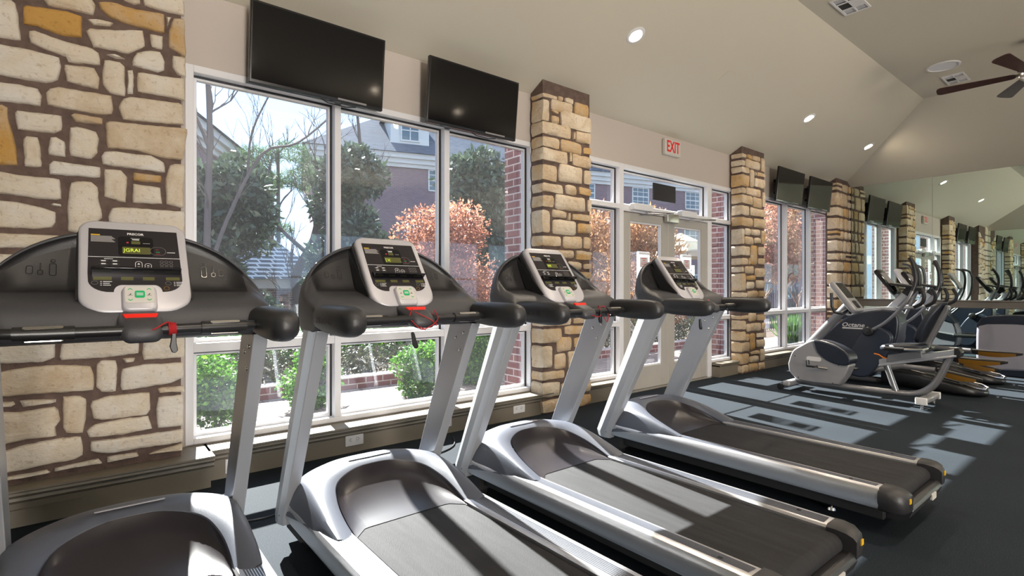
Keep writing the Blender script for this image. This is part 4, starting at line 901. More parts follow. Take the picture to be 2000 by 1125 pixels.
    md = so.modifiers.new('sub', 'SUBSURF'); md.levels = 2; md.render_levels = 2
    for s in (-1, 1):                                  # divider fins beside the console
        fn = MB().prism([(2.32, 1.37), (2.10, 1.165), (2.24, 1.19), (2.34, 1.36)], 'x', *(sorted((s * 0.152, s * 0.157)))); B(fn, 'tray_divider', 'cup', smooth=0)
    # bottle and key symbols moulded in the trays
        sy = MB()
        def ring(cx, cz, w, h_, t=0.0016):
            o_ = rrect(w, h_, min(w, h_) * 0.3, 3, cx, cz); i2 = rrect(w - 2 * t, h_ - 2 * t, min(w, h_) * 0.3 - t, 3, cx, cz); n_ = len(o_)
            def PP(q): return (q[0], 2.285 + (q[1] - 1.26) * 0.45 - 0.008, q[1])
            sy.add([PP(q) for q in o_] + [PP(q) for q in i2], [(i, (i + 1) % n_, n_ + (i + 1) % n_, n_ + i) for i in range(n_)])
        ring(s * 0.215, 1.262, 0.018, 0.040); ring(s * 0.215, 1.290, 0.012, 0.012); ring(s * 0.246, 1.252, 0.014, 0.016); ring(s * 0.246, 1.272, 0.003, 0.022, 0.0008); ring(s * 0.272, 1.260, 0.017, 0.026)
        B(sy, 'tray_symbol', 'panel2', so, smooth=0)
    # arms
    for s in (-1, 1):
        a = MB(); secs = []
        for (yy, w, h_, cz) in ((2.045, 0.088, 0.094, 1.088), (2.0, 0.092, 0.104, 1.086), (1.90, 0.094, 0.110, 1.083), (1.82, 0.094, 0.110, 1.082), (1.77, 0.090, 0.104, 1.082), (1.738, 0.076, 0.086, 1.082), (1.720, 0.052, 0.056, 1.082), (1.714, 0.02, 0.02, 1.082)):
            o_ = rrect(w, h_, min(w, h_) * 0.42, 5, s * 0.362, cz); secs.append([(x, yy, z) for x, z in o_])
        a.loft(secs); ar = B(a, 'arm_rest', 'dkplastic', smooth=70)
        Tm = TI @ Matrix.Translation((s * 0.4095, 1.925, 1.082)) @ Matrix.Rotation(s * PI / 2, 4, 'Z') @ Matrix.Rotation(PI / 2, 4, 'X')
        text('lettering', 'PRECOR', 0.034, 'cup', ar, Tm, depth=0.0006, bold=0.0008, sx=1.25)
    # cross bar with heart rate grips
    cb = MB().tube([(-0.335, 1.95, 1.078), (-0.25, 1.935, 1.076), (0, 1.93, 1.075), (0.25, 1.935, 1.076), (0.335, 1.95, 1.078)], 0.0155, 14); cbo = B(cb, 'cross_bar', 'black')
    for s in (-1, 1):
        q = MB().tube([(s * 0.155, 1.933, 1.0755), (s * 0.22, 1.934, 1.0757), (s * 0.285, 1.937, 1.0765)], 0.0195, 16); go = B(q, 'pulse_grip', 'black', cbo)
        m_ = MB().prism(rrect(0.085, 0.012, 0.005, 4), 'z', 0, 0.0025); m_.xf(Matrix.Translation((s * 0.222, 1.9225, 1.0915)) @ Matrix.Rotation(math.radians(32), 4, 'X')); B(m_, 'sensor_plate', 'steel', go, smooth=0)
        m_ = MB().prism(rrect(0.085, 0.012, 0.005, 4), 'z', -0.0025, 0); m_.xf(Matrix.Translation((s * 0.222, 1.931, 1.0568))); B(m_, 'sensor_plate', 'steel', go, smooth=0)
    # stop housing
    h = MB(); RX = Matrix.Rotation(math.radians(28), 3, 'X')
    h.loft([[(x * 1.0, 2.055, z) for x, z in rrect(0.105, 0.045, 0.018, 5, 0, 1.105)], [(x, 2.0, z) for x, z in rrect(0.115, 0.055, 0.022, 5, 0, 1.092)], [(x, 1.95, z) for x, z in rrect(0.112, 0.062, 0.024, 5, 0, 1.075)], [(x, 1.912, z) for x, z in rrect(0.10, 0.05, 0.022, 5, 0, 1.063)], [(x, 1.90, z) for x, z in rrect(0.07, 0.025, 0.012, 5, 0, 1.06)]])
    hs = B(h, 'stop_housing', 'shell', smooth=60)
    rb = MB().prism([(-0.034, -0.016), (0.034, -0.016), (0.046, 0.015), (-0.046, 0.015)], 'z', 0, 0.008); rb.xf(Matrix.Translation((0, 1.978, 1.108)) @ Matrix.Rotation(math.radians(40), 4, 'X')); ro = B(rb, 'stop_button', 'red', hs, bevel=0.002)
    # console bezel, in its own tilted plane: (across, up, out)
    def K(mb, name, mats, parent, **k): mb.xf(TI @ KM); return mb.build(name, mats, parent, **k)
    bz = MB(); o1 = rrect(0.302, 0.382, (0.075, 0.075, 0.045, 0.045), 8, 0, 0.191)
    def sc(pts, q, z): return [(x * (1 - q / 0.151), 0.191 + (y - 0.191) * (1 - q / 0.191), z) for x, y in pts]
    bz.loft([sc(o1, 0.012, -0.035), sc(o1, 0.0, -0.02), sc(o1, 0.0, 0.004), sc(o1, 0.003, 0.010), sc(o1, 0.009, 0.013)])
    bo = K(bz, 'console_bezel', 'bezel', r, smooth=50)
    gp = MB(); gp.loft([sc(o1, -0.004, -0.045), sc(o1, -0.004, -0.021)]); K(gp, 'bezel_gap', 'matblack', bo, smooth=50)
    # black face with the notch for the keypad
    n_ = 10; face = []
    w2, t2, b2 = 0.1275, 0.342, 0.078
    face += [(-w2 + 0.003, t2), (-w2, b2 + 0.075)] + [(-w2 + 0.055 - 0.055 * math.cos(a), b2 + 0.05 - 0.05 * math.sin(a)) for a in [PI / 2 * k / 8 for k in range(1, 9)]]
    face += [(-0.062, b2)] + [(-0.040 - 0.022 * math.cos(a) , b2 + 0.028 * math.sin(a)) for a in [PI / 2 * k / 6 for k in range(1, 7)]]
    face += [(0.046 + 0.022 * math.sin(a), b2 + 0.028 * math.cos(a)) for a in [PI / 2 * k / 6 for k in range(0, 7)]]
    face += [(w2 - 0.055 + 0.055 * math.sin(a), b2 + 0.05 - 0.05 * math.cos(a)) for a in [PI / 2 * k / 8 for k in range(0, 9)]] + [(w2, b2 + 0.075), (w2 - 0.003, t2)]
    fp = MB().prism(face, 'z', 0.008, 0.0145); fo = K(fp, 'console_face', 'panel', r, smooth=0)
    Z = 0.0146
    K(MB().prism(rrect(0.098, 0.086, 0.012, 5, 0.002, 0.268), 'z', Z - 0.001, Z + 0.0006), 'display_window', 'panel2', fo, smooth=0)
    K(MB().prism(rrect(0.078, 0.030, 0.002, 2, 0.003, 0.250), 'z', Z, Z + 0.0012), 'message_display', 'ledbg', fo, smooth=0)
    for a, w in ((-0.090, 0.047), (-0.026, 0.033), (0.032, 0.032), (0.100, 0.040)): K(MB().prism(rrect(w, 0.013, 0.001, 2, a, 0.131), 'z', Z - 0.001, Z + 0.0006), 'small_display', 'ledbg', fo, smooth=0)
    K(MB().prism(rrect(0.025, 0.013, 0.001, 2, 0.002, 0.285), 'z', Z, Z + 0.0012), 'pulse_display', 'ledbg', fo, smooth=0)
    w_ = MB()
    def line(x0, x1, y, h_=0.002): w_.box(x0, x1, y - h_ / 2, y + h_ / 2, Z - 0.0005, Z + 0.0009)
    line(-w2 + 0.001, w2 - 0.001, 0.2195, 0.0016)
    for a, ys in ((-0.100, (0.118, 0.111, 0.104)), (0.098, (0.117, 0.110, 0.103))):
        for k, yy in enumerate(ys): line(a + 0.004, a + 0.008, yy); line(a + 0.011, a + 0.034 - 0.003 * ((k * 5) % 3), yy)
    line(-0.085, -0.062, 0.212, 0.0014); line(0.090, 0.114, 0.246, 0.0022); line(-0.012, 0.014, 0.304, 0.0010); line(-0.008, 0.012, 0.2985, 0.004); line(0.022, 0.042, 0.283, 0.001)
    def ring2(cx, cy, w, h_, t, mb=None):
        mb = mb or w_; o_ = rrect(w, h_, min(w, h_) * 0.499, 6, cx, cy); i2 = rrect(w - 2 * t, h_ - 2 * t, (min(w, h_) - 2 * t) * 0.499, 6, cx, cy); q = len(o_)
        mb.add([(x, y, Z + 0.0009) for x, y in o_] + [(x, y, Z + 0.0009) for x, y in i2], [(i, (i + 1) % q, q + (i + 1) % q, q + i) for i in range(q)])
    ring2(0.007, 0.186, 0.020, 0.036, 0.0014); ring2(0.033, 0.186, 0.020, 0.020, 0.0014)
    w_.add([(0.003, 0.190, Z + 0.0009), (0.011, 0.190, Z + 0.0009), (0.007, 0.197, Z + 0.0009), (0.003, 0.182, Z + 0.0009), (0.011, 0.182, Z + 0.0009), (0.007, 0.175, Z + 0.0009)], [(0, 1, 2), (3, 5, 4)])
    line(0.030, 0.036, 0.186)
    K(w_, 'printed_marks', 'print', fo, smooth=0)
    w_ = MB()
    for i in range(3):
        for j in range(4): ring2(0.072 + i * 0.0135, 0.204 - j * 0.0118, 0.0105, 0.0095, 0.0008, w_)
    for a, b__ in ((-0.110, 0.113), (0.086, 0.112)): ring2(a, b__, 0.017, 0.014, 0.0008, w_)
    for k in range(6): w_.box(-0.119, -0.119 + 0.064 - 0.004 * ((k * 7) % 3), 0.284 + k * 0.0045, 0.2875 + k * 0.0045, Z - 0.0005, Z + 0.0006)
    ring2(0.064, 0.250, 0.046, 0.036, 0.0008, w_)
    for i in range(2):
        for j in range(3): K(MB().prism(rrect(0.026, 0.0095, 0.004, 3, -0.087 + i * 0.030, 0.203 - j * 0.0125), 'z', Z - 0.0005, Z + 0.0007), 'program_button', 'cup', fo, smooth=0)
    K(w_, 'printed_legend', 'greyprint', fo, smooth=0)
    w_ = MB()
    for i in range(2):
        for j in range(2): w_.box(-0.093 + i * 0.030, -0.081 + i * 0.030, 0.201 - j * 0.0125, 0.205 - j * 0.0125, Z, Z + 0.0010)
    K(w_, 'button_symbol', 'print', fo, smooth=0)
    K(MB().box(-0.119, -0.095, 0.312, 0.316, Z - 0.0005, Z + 0.0008), 'warning_header', 'yellow', fo, smooth=0)
    hl = MB(); hl.prism(rrect(0.006, 0.006, 0.002, 2, -0.021, 0.284), 'z', Z, Z + 0.0013); hl.box(0.058, 0.066, 0.257, 0.258, Z, Z + 0.001); hl.box(0.058, 0.070, 0.238, 0.239, Z, Z + 0.001); K(hl, 'heart_symbol', 'signred', fo, smooth=0)
    gl = MB(); gl.box(0.058, 0.069, 0.246, 0.2475, Z, Z + 0.001); K(gl, 'indicator_line', 'green', fo, smooth=0)
    og = MB(); ring2(0.080, 0.091, 0.017, 0.017, 0.0018, og); K(og, 'fan_button_ring', 'gold', fo, smooth=0)
    text('lettering', 'PRECOR', 0.0125, 'print', fo, TI @ KM @ Matrix.Translation((0.002, 0.323, Z + 0.0002)), depth=0.0004, bold=0.0003)
    # reading rack
    tr = MB(); tr.prism([(0.148, 0.010), (0.178, 0.010), (0.176, 0.022), (0.160, 0.036), (0.154, 0.046), (0.150, 0.046), (0.148, 0.030)], 'x', -0.118, 0.124)
    tr.v = [(z, x, y) if False else (x, y, z) for x, y, z in tr.v]
    K(tr, 'reading_rack', 'panel2', r, smooth=20, bevel=0.0015)
    # keypad
    kh = MB(); ko = rrect(0.094, 0.098, 0.020, 6, 0.004, 0.046)
    def sc2(q, z): return [(0.004 + (x - 0.004) * (1 - q / 0.047), 0.046 + (y - 0.046) * (1 - q / 0.049), z) for x, y in ko]
    kh.loft([sc2(-0.003, 0.0), sc2(0, 0.018), sc2(0.002, 0.026), sc2(0.006, 0.029)]); kho = K(kh, 'keypad_housing', 'bezel', r, smooth=50)
    kp = MB().prism(rrect(0.078, 0.066, 0.010, 5, 0.004, 0.056), 'z', 0.026, 0.0305); kpo = K(kp, 'keypad', 'btn', kho, smooth=0)
    K(MB().prism(rrect(0.027, 0.027, 0.006, 4, 0.004, 0.056), 'z', 0.029, 0.0325), 'start_button', 'green', kpo, smooth=0)
    w_ = MB(); w_.box(-0.005, 0.013, 0.0575, 0.0605, 0.0324, 0.0330); w_.box(-0.005, 0.013, 0.0515, 0.0545, 0.0324, 0.0330)
    K(w_, 'start_lettering', 'print', kpo, smooth=0)
    ch = MB()
    for cx in (-0.021, 0.029):
        for cy, sg in ((0.076, 1), (0.036, -1)):
            ch.prism([(cx - 0.006, cy - sg * 0.003), (cx, cy + sg * 0.002), (cx + 0.006, cy - sg * 0.003), (cx + 0.006, cy), (cx, cy + sg * 0.005), (cx - 0.006, cy)], 'z', 0.030, 0.0312)
    K(ch, 'chevron', 'green', kpo, smooth=0)
    mn_ = MB(); 
    for cx in (-0.021, 0.029): mn_.prism([(cx - 0.003, 0.053), (cx + 0.002, 0.056), (cx + 0.003, 0.060), (cx - 0.001, 0.058)], 'z', 0.030, 0.0311); mn_.box(cx - 0.007, cx + 0.006, 0.0515, 0.0522, 0.030, 0.0311)
    K(mn_, 'runner_symbol', 'matblack', kpo, smooth=0)
    # hand hold under the console's rear
    return r
tm = make_treadmill()
TX = (0.13, 1.08, 2.07, 3.31)
TL = ('nearest silver and charcoal treadmill, in front of the wide stone wall', 'second treadmill from the wide stone wall, in front of the first big window',
      'third treadmill, in front of the near slim stone pillar', 'farthest treadmill of the row, in front of the glass doors')
TMS = []
for i, x in enumerate(TX):
    o = tm if i == 0 else copy_tree(tm)
    o.location = (x, Y0, 0); tag(o, TL[i], 'treadmill', 'treadmills in a row facing the windows'); TMS.append(o)
Z = 0.0146
for o, s in zip(TMS[:3], ('JGRAI', '[ b|', 'IRIR')):
    fo = [c for c in o.children if c.name.startswith('console_face')][0]
    text('display_text', s, 0.021, 'led', fo, TI @ KM @ Matrix.Translation((-0.033, 0.250, Z + 0.0013)), depth=0.0002, align='LEFT', sx=0.88 if s == 'JGRAI' else 0.8)
# red safety tethers and their clips
def tether(o, cord_pts, clip, coil=None, tilt=0.0):
    c = MB(); 
    for pts in cord_pts: c.tube(catmull(pts, 5), 0.0022, 6)
    if coil:
        x0, n_, rr_ = coil; pts = [(x0 + 0.0034 * k / 12, 1.931 + rr_ * math.cos(2 * PI * k / 12), 1.0752 + rr_ * math.sin(2 * PI * k / 12)) for k in range(12 * n_)]
        c.tube(pts, 0.0021, 6)
    c.xf(TI); co = c.build('safety_cord', 'redcord', o)
    k = MB(); cx, cy, cz = clip
    k.prism([(-0.006, 0.0), (-0.003, 0.030), (0.004, 0.034), (0.008, 0.026), (0.009, -0.006), (0.013, -0.028), (0.006, -0.036), (-0.003, -0.034), (-0.009, -0.016)], 'y', -0.007, 0.007)
    k.xf(TI @ Matrix.Translation(clip) @ Matrix.Rotation(tilt, 4, 'Y')); k.build('safety_clip', 'black', co, bevel=0.002)
tether(TMS[0], [[(0.01, 1.91, 1.068), (0.035, 1.902, 1.082), (0.06, 1.92, 1.096), (0.074, 1.93, 1.094)]], (0.078, 1.925, 1.037), (0.066, 6, 0.0185))
tether(TMS[1], [[(-0.035, 1.93, 1.105), (0.02, 1.888, 1.07), (0.068, 1.93, 1.045), (0.055, 1.95, 1.10)], [(0.0, 1.90, 1.03), (-0.06, 1.92, 1.075), (-0.03, 1.96, 1.115)], [(0.062, 1.94, 1.11), (0.05, 1.89, 1.07), (-0.02, 1.885, 1.035), (-0.05, 1.91, 1.06)]], (-0.055, 1.90, 0.992), tilt=-0.25)
TMS[1].children[-1]
tether(TMS[2], [[(0.0, 1.90, 1.06), (0.04, 1.89, 1.05), (0.085, 1.91, 1.06), (0.095, 1.93, 1.105), (0.11, 1.95, 1.09), (0.10, 1.93, 1.045)], [(0.11, 1.91, 1.045), (0.135, 1.905, 1.02), (0.155, 1.92, 1.06), (0.15, 1.94, 1.10), (0.13, 1.95, 1.10)]], (0.085, 1.915, 1.050))
tether(TMS[3], [[(-0.03, 1.94, 1.065), (-0.12, 1.90, 1.045), (-0.24, 1.87, 1.02)]], (-0.262, 1.865, 0.972), tilt=-0.15)
# power cords on the floor
o = MB().tube(catmull([(0.55, 3.0, 0.006), (0.75, 2.95, 0.006), (1.0, 3.05, 0.006), (1.5, 3.2, 0.006), (2.1, 3.35, 0.006), (2.30, 3.60, 0.006)], 8), 0.005, 8).build('floor_cable', 'black')
tag(o, 'black power cord lying on the floor behind the near treadmills', 'cord')
o = MB().tube(catmull([(2.95, 2.62, 0.006), (2.93, 2.5, 0.006), (2.80, 2.44, 0.006), (2.66, 2.52, 0.006), (2.45, 2.62, 0.006)], 8), 0.006, 8).build('floor_cable', 'black')
tag(o, 'black power cord curling past the foot of the fourth treadmill post', 'cord')
# ------------------------------------------------------------------ recumbent bike
def XP(pts, x): return [(x, a, b_) for a, b_ in pts]
def cat2(pts, n=5, closed=False):
    q = [Vector((0, a, b_)) for a, b_ in pts]
    if closed: q = q + [q[0]]
    o = [(p.y, p.z) for p in catmull(q, n)]
    return o[:-1] if closed else o
BY = 2.1
r = empty('recumbent_bike', (6.66, BY, 0)); tag(r, 'grey recumbent exercise bike with navy seat, nearest machine beyond the treadmills', 'exercise bike')
BI = Matrix.Translation((0, -BY, 0))
def BB(mb, name, mats, parent=r, **k): mb.xf(BI); return mb.build(name, mats, parent, **k)
sh = cat2([(2.85, .30), (2.80, .45), (2.70, .53), (2.58, .60), (2.50, .58), (2.38, .50)], 4) + [(2.19, .345), (2.24, .22), (2.30, .119)] + cat2([(2.45, .112), (2.70, .115), (2.79, .155), (2.84, .22)], 4)
m_ = MB().prism(sh, 'x', -0.10, 0.10); so = BB(m_, 'drive_cover', 'bikegrey', smooth=30, bevel=0.014, seg=3)
bl = cat2([(2.565, .60), (2.46, .595), (2.33, .555), (2.22, .49), (2.182, .42), (2.205, .352), (2.30, .345), (2.42, .385), (2.52, .47)], 4, True)
m_ = MB().prism(bl, 'x', -0.122, 0.122); BB(m_, 'cover_insert', 'navy', smooth=30, bevel=0.02, seg=3)
m_ = MB().tube(XP(cat2([(2.565, .606), (2.46, .602), (2.33, .562), (2.23, .50)]), -0.118), 0.004, 6); BB(m_, 'accent_line', 'steel', so)
m_ = MB().prism(rrect(0.16, 0.05, 0.024, 5, 2.56, .385), 'x', -0.104, -0.1); BB(m_, 'cover_recess', 'white', so, smooth=0)
m_ = MB()
for yy, zz in ((2.77, .40), (2.73, .15), (2.36, .13), (2.30, .34)): m_.cyl((-0.1005, yy, zz), 'x', 0.006, 0.004, 10)
BB(m_, 'screw_hole', 'matblack', so)
for s, (cy, cz) in ((-1, (2.545, .30)), (1, (2.25, .27))):
    m_ = MB(); m_.tube([(s * 0.115, 2.41, .29), (s * 0.135, cy, cz)], [0.013, 0.010], 8); co = BB(m_, 'crank_arm', 'steel')
    m_ = MB(); m_.rbox((s * 0.185, cy, cz + 0.01), (0.09, 0.09, 0.022), 0.006); m_.tube([(s * 0.15, cy + 0.045, cz), (s * 0.15, cy + 0.05, cz + 0.07), (s * 0.22, cy + 0.05, cz + 0.07), (s * 0.22, cy + 0.045, cz)], 0.006, 6); BB(m_, 'pedal', 'black', co)
m_ = MB().tube([(0, 2.72, .44), (0, 2.235, 1.02)], [0.042, 0.036], 18, sy=1.3); BB(m_, 'console_mast', 'tubegrey')
def tilted(y0, z0, y1, z1):
    """matrix of a console plane running from bottom (y0,z0) to top (y1,z1), facing the user"""
    L = math.hypot(y1 - y0, z1 - z0); u = Vector((0, (y1 - y0) / L, (z1 - z0) / L)); n = Vector((0, -u.z, u.y))
    return Matrix(((1, 0, 0, 0), (0, u.y, n.y, y0), (0, u.z, n.z, z0), (0, 0, 0, 1))), L
Tm, L = tilted(2.125, .945, 2.37, 1.275)
def plate(w, h_, cy, z0, z1, rad, shrink=0.006):
    o_ = rrect(w, h_, rad, 6, 0, cy); 
    def q(d, z): return [(x * (1 - d / (w / 2)), cy + (y - cy) * (1 - d / (h_ / 2)), z) for x, y in o_]
    return MB().loft([q(shrink, z0), q(0, z0 + shrink), q(0, z1 - shrink), q(shrink, z1)])
m_ = plate(0.27, L, L / 2, -0.045, 0.02, 0.04, 0.012).xf(Tm); bo = BB(m_, 'console', 'bikegrey', smooth=50)
m_ = MB().prism(rrect(0.21, 0.21, 0.015, 4, 0, L - 0.135), 'z', 0.018, 0.0215).xf(Tm); BB(m_, 'console_screen', 'panel', bo, smooth=0)
m_ = MB().prism(rrect(0.12, 0.10, 0.02, 4, 0, 0.085), 'z', 0.018, 0.0215).xf(Tm); BB(m_, 'key_panel', 'panel', bo, smooth=0)
for s in (-1, 1):
    m_ = MB().tube([(s * 0.03, 2.24, .955), (s * 0.13, 2.26, .925), (s * 0.165, 2.32, .935), (s * 0.17, 2.345, 1.0), (s * 0.17, 2.35, 1.15)], 0.017, 12); BB(m_, 'front_handle', 'black')
m_ = MB().tube(XP(cat2([(2.80, .10), (2.4, .095), (1.80, .098), (1.62, .115), (1.50, .19), (1.42, .32), (1.345, .52)], 6), 0), 0.034, 14); BB(m_, 'base_tube', 'tubegrey')
m_ = MB().tube([(0, 1.875, .385), (0, 1.79, .11)], 0.03, 14); BB(m_, 'seat_post', 'tubegrey')
m_ = MB().rbox((0, 2.82, .075), (0.46, 0.09, 0.06), 0.02); BB(m_, 'front_foot', 'bikegrey')
for s in (-1, 1):
    m_ = MB().cyl((s * 0.215, 2.885, .035), 'x', 0.035, 0.028, 18); BB(m_, 'wheel', 'black')
m_ = MB().rbox((0, 1.515, .085), (0.50, 0.085, 0.06), 0.02); fo = BB(m_, 'rear_foot', 'bikegrey')
for s in (-1, 1):
    m_ = MB().rbox((s * 0.245, 1.515, .085), (0.03, 0.10, 0.075), 0.012); BB(m_, 'foot_cap', 'white', fo)
    m_ = MB().cyl((s * 0.21, 1.515, .03), 'z', 0.016, 0.056, 12); BB(m_, 'levelling_foot', 'steel', fo)
m_ = MB(); m_.prism([(1.93, .365), (1.93, .44), (1.29, .605), (1.26, .60), (1.26, .535)], 'x', -0.05, 0.05); m_.prism([(1.93, .365), (1.93, .385), (1.28, .552), (1.28, .53)], 'x', -0.07, 0.07); BB(m_, 'seat_rail', 'alu', smooth=0, bevel=0.004)
m_ = MB().prism([(1.30, .525), (1.30, .615), (1.262, .618), (1.24, .58), (1.25, .53)], 'x', -0.06, 0.06); BB(m_, 'rail_cap', 'black', smooth=20, bevel=0.006)
m_ = MB().prism([(1.86, .42), (1.84, .50), (1.56, .575), (1.55, .50)], 'x', -0.075, 0.075); BB(m_, 'seat_carriage', 'tubegrey', smooth=0, bevel=0.004)
m_ = MB(); secs = []
for yy, w, h_, cz in ((1.905, 0.20, 0.03, .572), (1.88, 0.26, 0.06, .575), (1.78, 0.33, 0.075, .580), (1.65, 0.37, 0.078, .588), (1.55, 0.37, 0.07, .600), (1.52, 0.33, 0.04, .605)):
    secs.append([(x, yy, z) for x, z in rrect(w, h_, h_ * 0.45, 4, 0, cz)])
m_.loft(secs); BB(m_, 'seat', 'seat', smooth=60)
m_ = MB(); secs = []
for yy, zz, w, d in ((1.585, .655, 0.24, 0.03), (1.575, .70, 0.31, 0.06), (1.535, .80, 0.34, 0.065), (1.48, .92, 0.33, 0.06), (1.415, 1.02, 0.28, 0.05), (1.385, 1.06, 0.20, 0.025)):
    secs.append([(x, yy + q, zz + q * 0.3) for x, q in rrect(w, d, d * 0.45, 4, 0, 0)])
m_.loft(secs); bk = BB(m_, 'backrest', 'seat', smooth=60)
m_ = MB().prism([(1.50, .62), (1.54, .64), (1.375, 1.035), (1.345, 1.03), (1.345, .99)], 'x', -0.04, 0.04); BB(m_, 'back_frame', 'tubegrey', smooth=0, bevel=0.008)
for s in (-1, 1):
    m_ = MB().tube([(s * 0.10, 1.50, .60), (s * 0.215, 1.52, .59), (s * 0.225, 1.60, .585), (s * 0.225, 1.82, .580)], 0.014, 10); ho = BB(m_, 'seat_handle', 'steel')
    m_ = MB().tube([(s * 0.225, 1.66, .584), (s * 0.225, 1.83, .580)], 0.019, 12); BB(m_, 'grip', 'black', ho)
m_ = MB().tube([(-0.06, 1.86, .46), (-0.12, 1.87, .47), (-0.125, 1.91, .50), (-0.12, 1.95, .505), (-0.08, 1.95, .50)], 0.007, 8); BB(m_, 'adjust_lever', 'orange')

# ------------------------------------------------------------------ ellipticals
EY = 2.1
EI = Matrix.Translation((0, -EY, 0))
M['podnavy'] = mat('slate_navy_plastic', (0.022, 0.030, 0.048), 0.36)
def make_elliptical():
    r = empty('elliptical_trainer', (0, EY, 0))
    def B(mb, name, mats, parent=r, **k): mb.xf(EI); return mb.build(name, mats, parent, **k)
    pr = cat2([(2.985, .24), (2.95, .46), (2.80, .62), (2.62, .80), (2.45, .89), (2.19, .945)], 4) + cat2([(2.06, .93), (2.02, .80), (2.05, .55), (2.16, .28), (2.30, .10)], 4) + [(2.88, .09), (2.96, .14)]
    m_ = MB().prism(pr, 'x', -0.17, 0.17); so = B(m_, 'drive_shroud', 'navy', smooth=30, bevel=0.03, seg=3)
    m_ = MB().prism([(2.66, .878), (2.40, .945), (2.20, .975), (2.05, .97), (2.03, .94), (2.17, .90), (2.42, .865), (2.56, .845)], 'x', -0.15, 0.15); B(m_, 'top_plate', 'silver', smooth=20, bevel=0.008)
    Tx = EI @ Matrix.Translation((-0.1715, 2.50, .735)) @ Matrix.Rotation(-PI / 2, 4, 'Z') @ Matrix.Rotation(PI / 2, 4, 'X')
    text('lettering', 'Octane', 0.075, 'print', so, Tx @ Matrix.Shear('XZ', 4, (0.25, 0)) if False else Tx @ Matrix(((1, 0.25, 0, 0), (0, 1, 0, 0), (0, 0, 1, 0), (0, 0, 0, 1))), depth=0.0012, bold=0.0012, sx=1.15)
    m_ = MB().box(-0.1735, -0.1705, 2.39, 2.625, .685, .703); B(m_, 'logo_strip', 'print', so, smooth=0)
    for s in (-1, 1):
        pod = cat2([(2.30, .71), (2.40, .60), (2.50, .42), (2.545, .25), (2.50, .13), (2.40, .095), (2.29, .13), (2.20, .26), (2.10, .45), (2.06, .60), (2.10, .68), (2.20, .72)], 4, True)
        a0, a1 = sorted((s * 0.185, s * 0.29)); m_ = MB().prism(pod, 'x', a0, a1); po = B(m_, 'leg_pod', 'podnavy', smooth=30, bevel=0.035, seg=4)
        m_ = MB().lathe([(0.0, -0.05), (0.05, -0.05), (0.058, -0.03), (0.058, 0.03), (0.045, 0.045), (0, 0.05)][::-1], (s * 0.31, 2.29, .675), (s, 0, 0), 20); B(m_, 'pivot', 'black', po)
        dy = 0.0 if s < 0 else 0.10
        P = [(s * 0.31, 2.28, .68), (s * 0.33, 2.13, .775), (s * 0.33, 2.0 + dy * 0.6, .91), (s * 0.32, 1.90 + dy, 1.05), (s * 0.30, 1.85 + dy, 1.17)]
        m_ = MB().tube(catmull(P, 5), 0.019, 12); ho = B(m_, 'swing_arm', 'tubegrey')
        P2 = [(s * 0.30, 1.85 + dy, 1.17), (s * 0.285, 1.825 + dy, 1.27), (s * 0.28, 1.83 + dy, 1.40), (s * 0.275, 1.86 + dy * 1.2, 1.52), (s * 0.27, 1.885 + dy * 1.3, 1.56)]
        m_ = MB().tube(catmull(P2, 5), [0.022] * 18 + [0.024] * 3, 12); B(m_, 'hand_grip', 'black', ho)
        P3 = [(s * 0.10, 2.08, .965), (s * 0.20, 1.97, .965), (s * 0.235, 1.85, .98), (s * 0.24, 1.775, 1.03), (s * 0.235, 1.755, 1.11), (s * 0.21, 1.79, 1.20)]
        m_ = MB().tube(catmull(P3[:3], 5), 0.016, 10); fo = B(m_, 'fixed_handle', 'silver')
        m_ = MB().tube(catmull(P3[2:], 5), 0.020, 10); B(m_, 'handle_grip', 'black', fo)
        # pedal arm and pedal
        y0, z0, y1, z1 = ((1.64, .275, 1.25, .20), (1.58, .385, 1.10, .375))[0 if s < 0 else 1]
        m_ = MB().tube([(s * 0.235, 2.40, .16), (s * 0.225, 1.98, z0 + 0.0), (s * 0.20, y0 + 0.02, z0 - 0.01)], 0.024, 10, sy=1.3); B(m_, 'pedal_arm', 'tubegrey')
        m_ = MB(); secs = []; n_ = 8
        for k in range(n_ + 1):
            t = k / n_; yy = y0 + (y1 - y0) * t; zz = z0 + (z1 - z0) * t; w = 0.155 * (math.sin(PI * min(1, 0.12 + t * 0.8)) ** 0.5) * (1 - 0.55 * t ** 3); h_ = 0.010 + 0.052 * math.sin(PI * min(1, 0.18 + 0.82 * t)) ** 0.8
            secs.append([(s * 0.20 + a, yy, zz + b_) for a, b_ in ((-w * 0.38, -h_), (-w * 0.5, 0.0), (-w * 0.5, 0.012), (w * 0.5, 0.012), (w * 0.5, 0.0), (w * 0.38, -h_))])
        m_.loft(secs)
        for fi in range(len(m_.f)):
            if 6 <= fi < n_ * 6 - 6 and fi % 6 in (0, 4): m_.m[fi] = 1
        pe = B(m_, 'pedal', ['black', 'gold'], smooth=30)
        m_ = MB().tube([(s * 0.20 - 0.0 + (-1) * 0.0, y0, z0 + 0.014), (s * 0.20, y1, z1 + 0.014)], 0.005, 6); B(m_, 'pedal_ridge', 'steel', pe)
    # mast, tray and console
    m_ = MB().tube([(0, 2.15, .93), (0, 1.97, 1.145)], 0.060, 4, up=Vector((1, 1, 0))); B(m_, 'console_mast', 'silver', smooth=0, bevel=0.008)
    m_ = MB().tube([(0, 1.985, 1.12), (0, 1.915, 1.215)], 0.068, 4, up=Vector((1, 1, 0))); B(m_, 'mast_head', 'black', smooth=0, bevel=0.01)
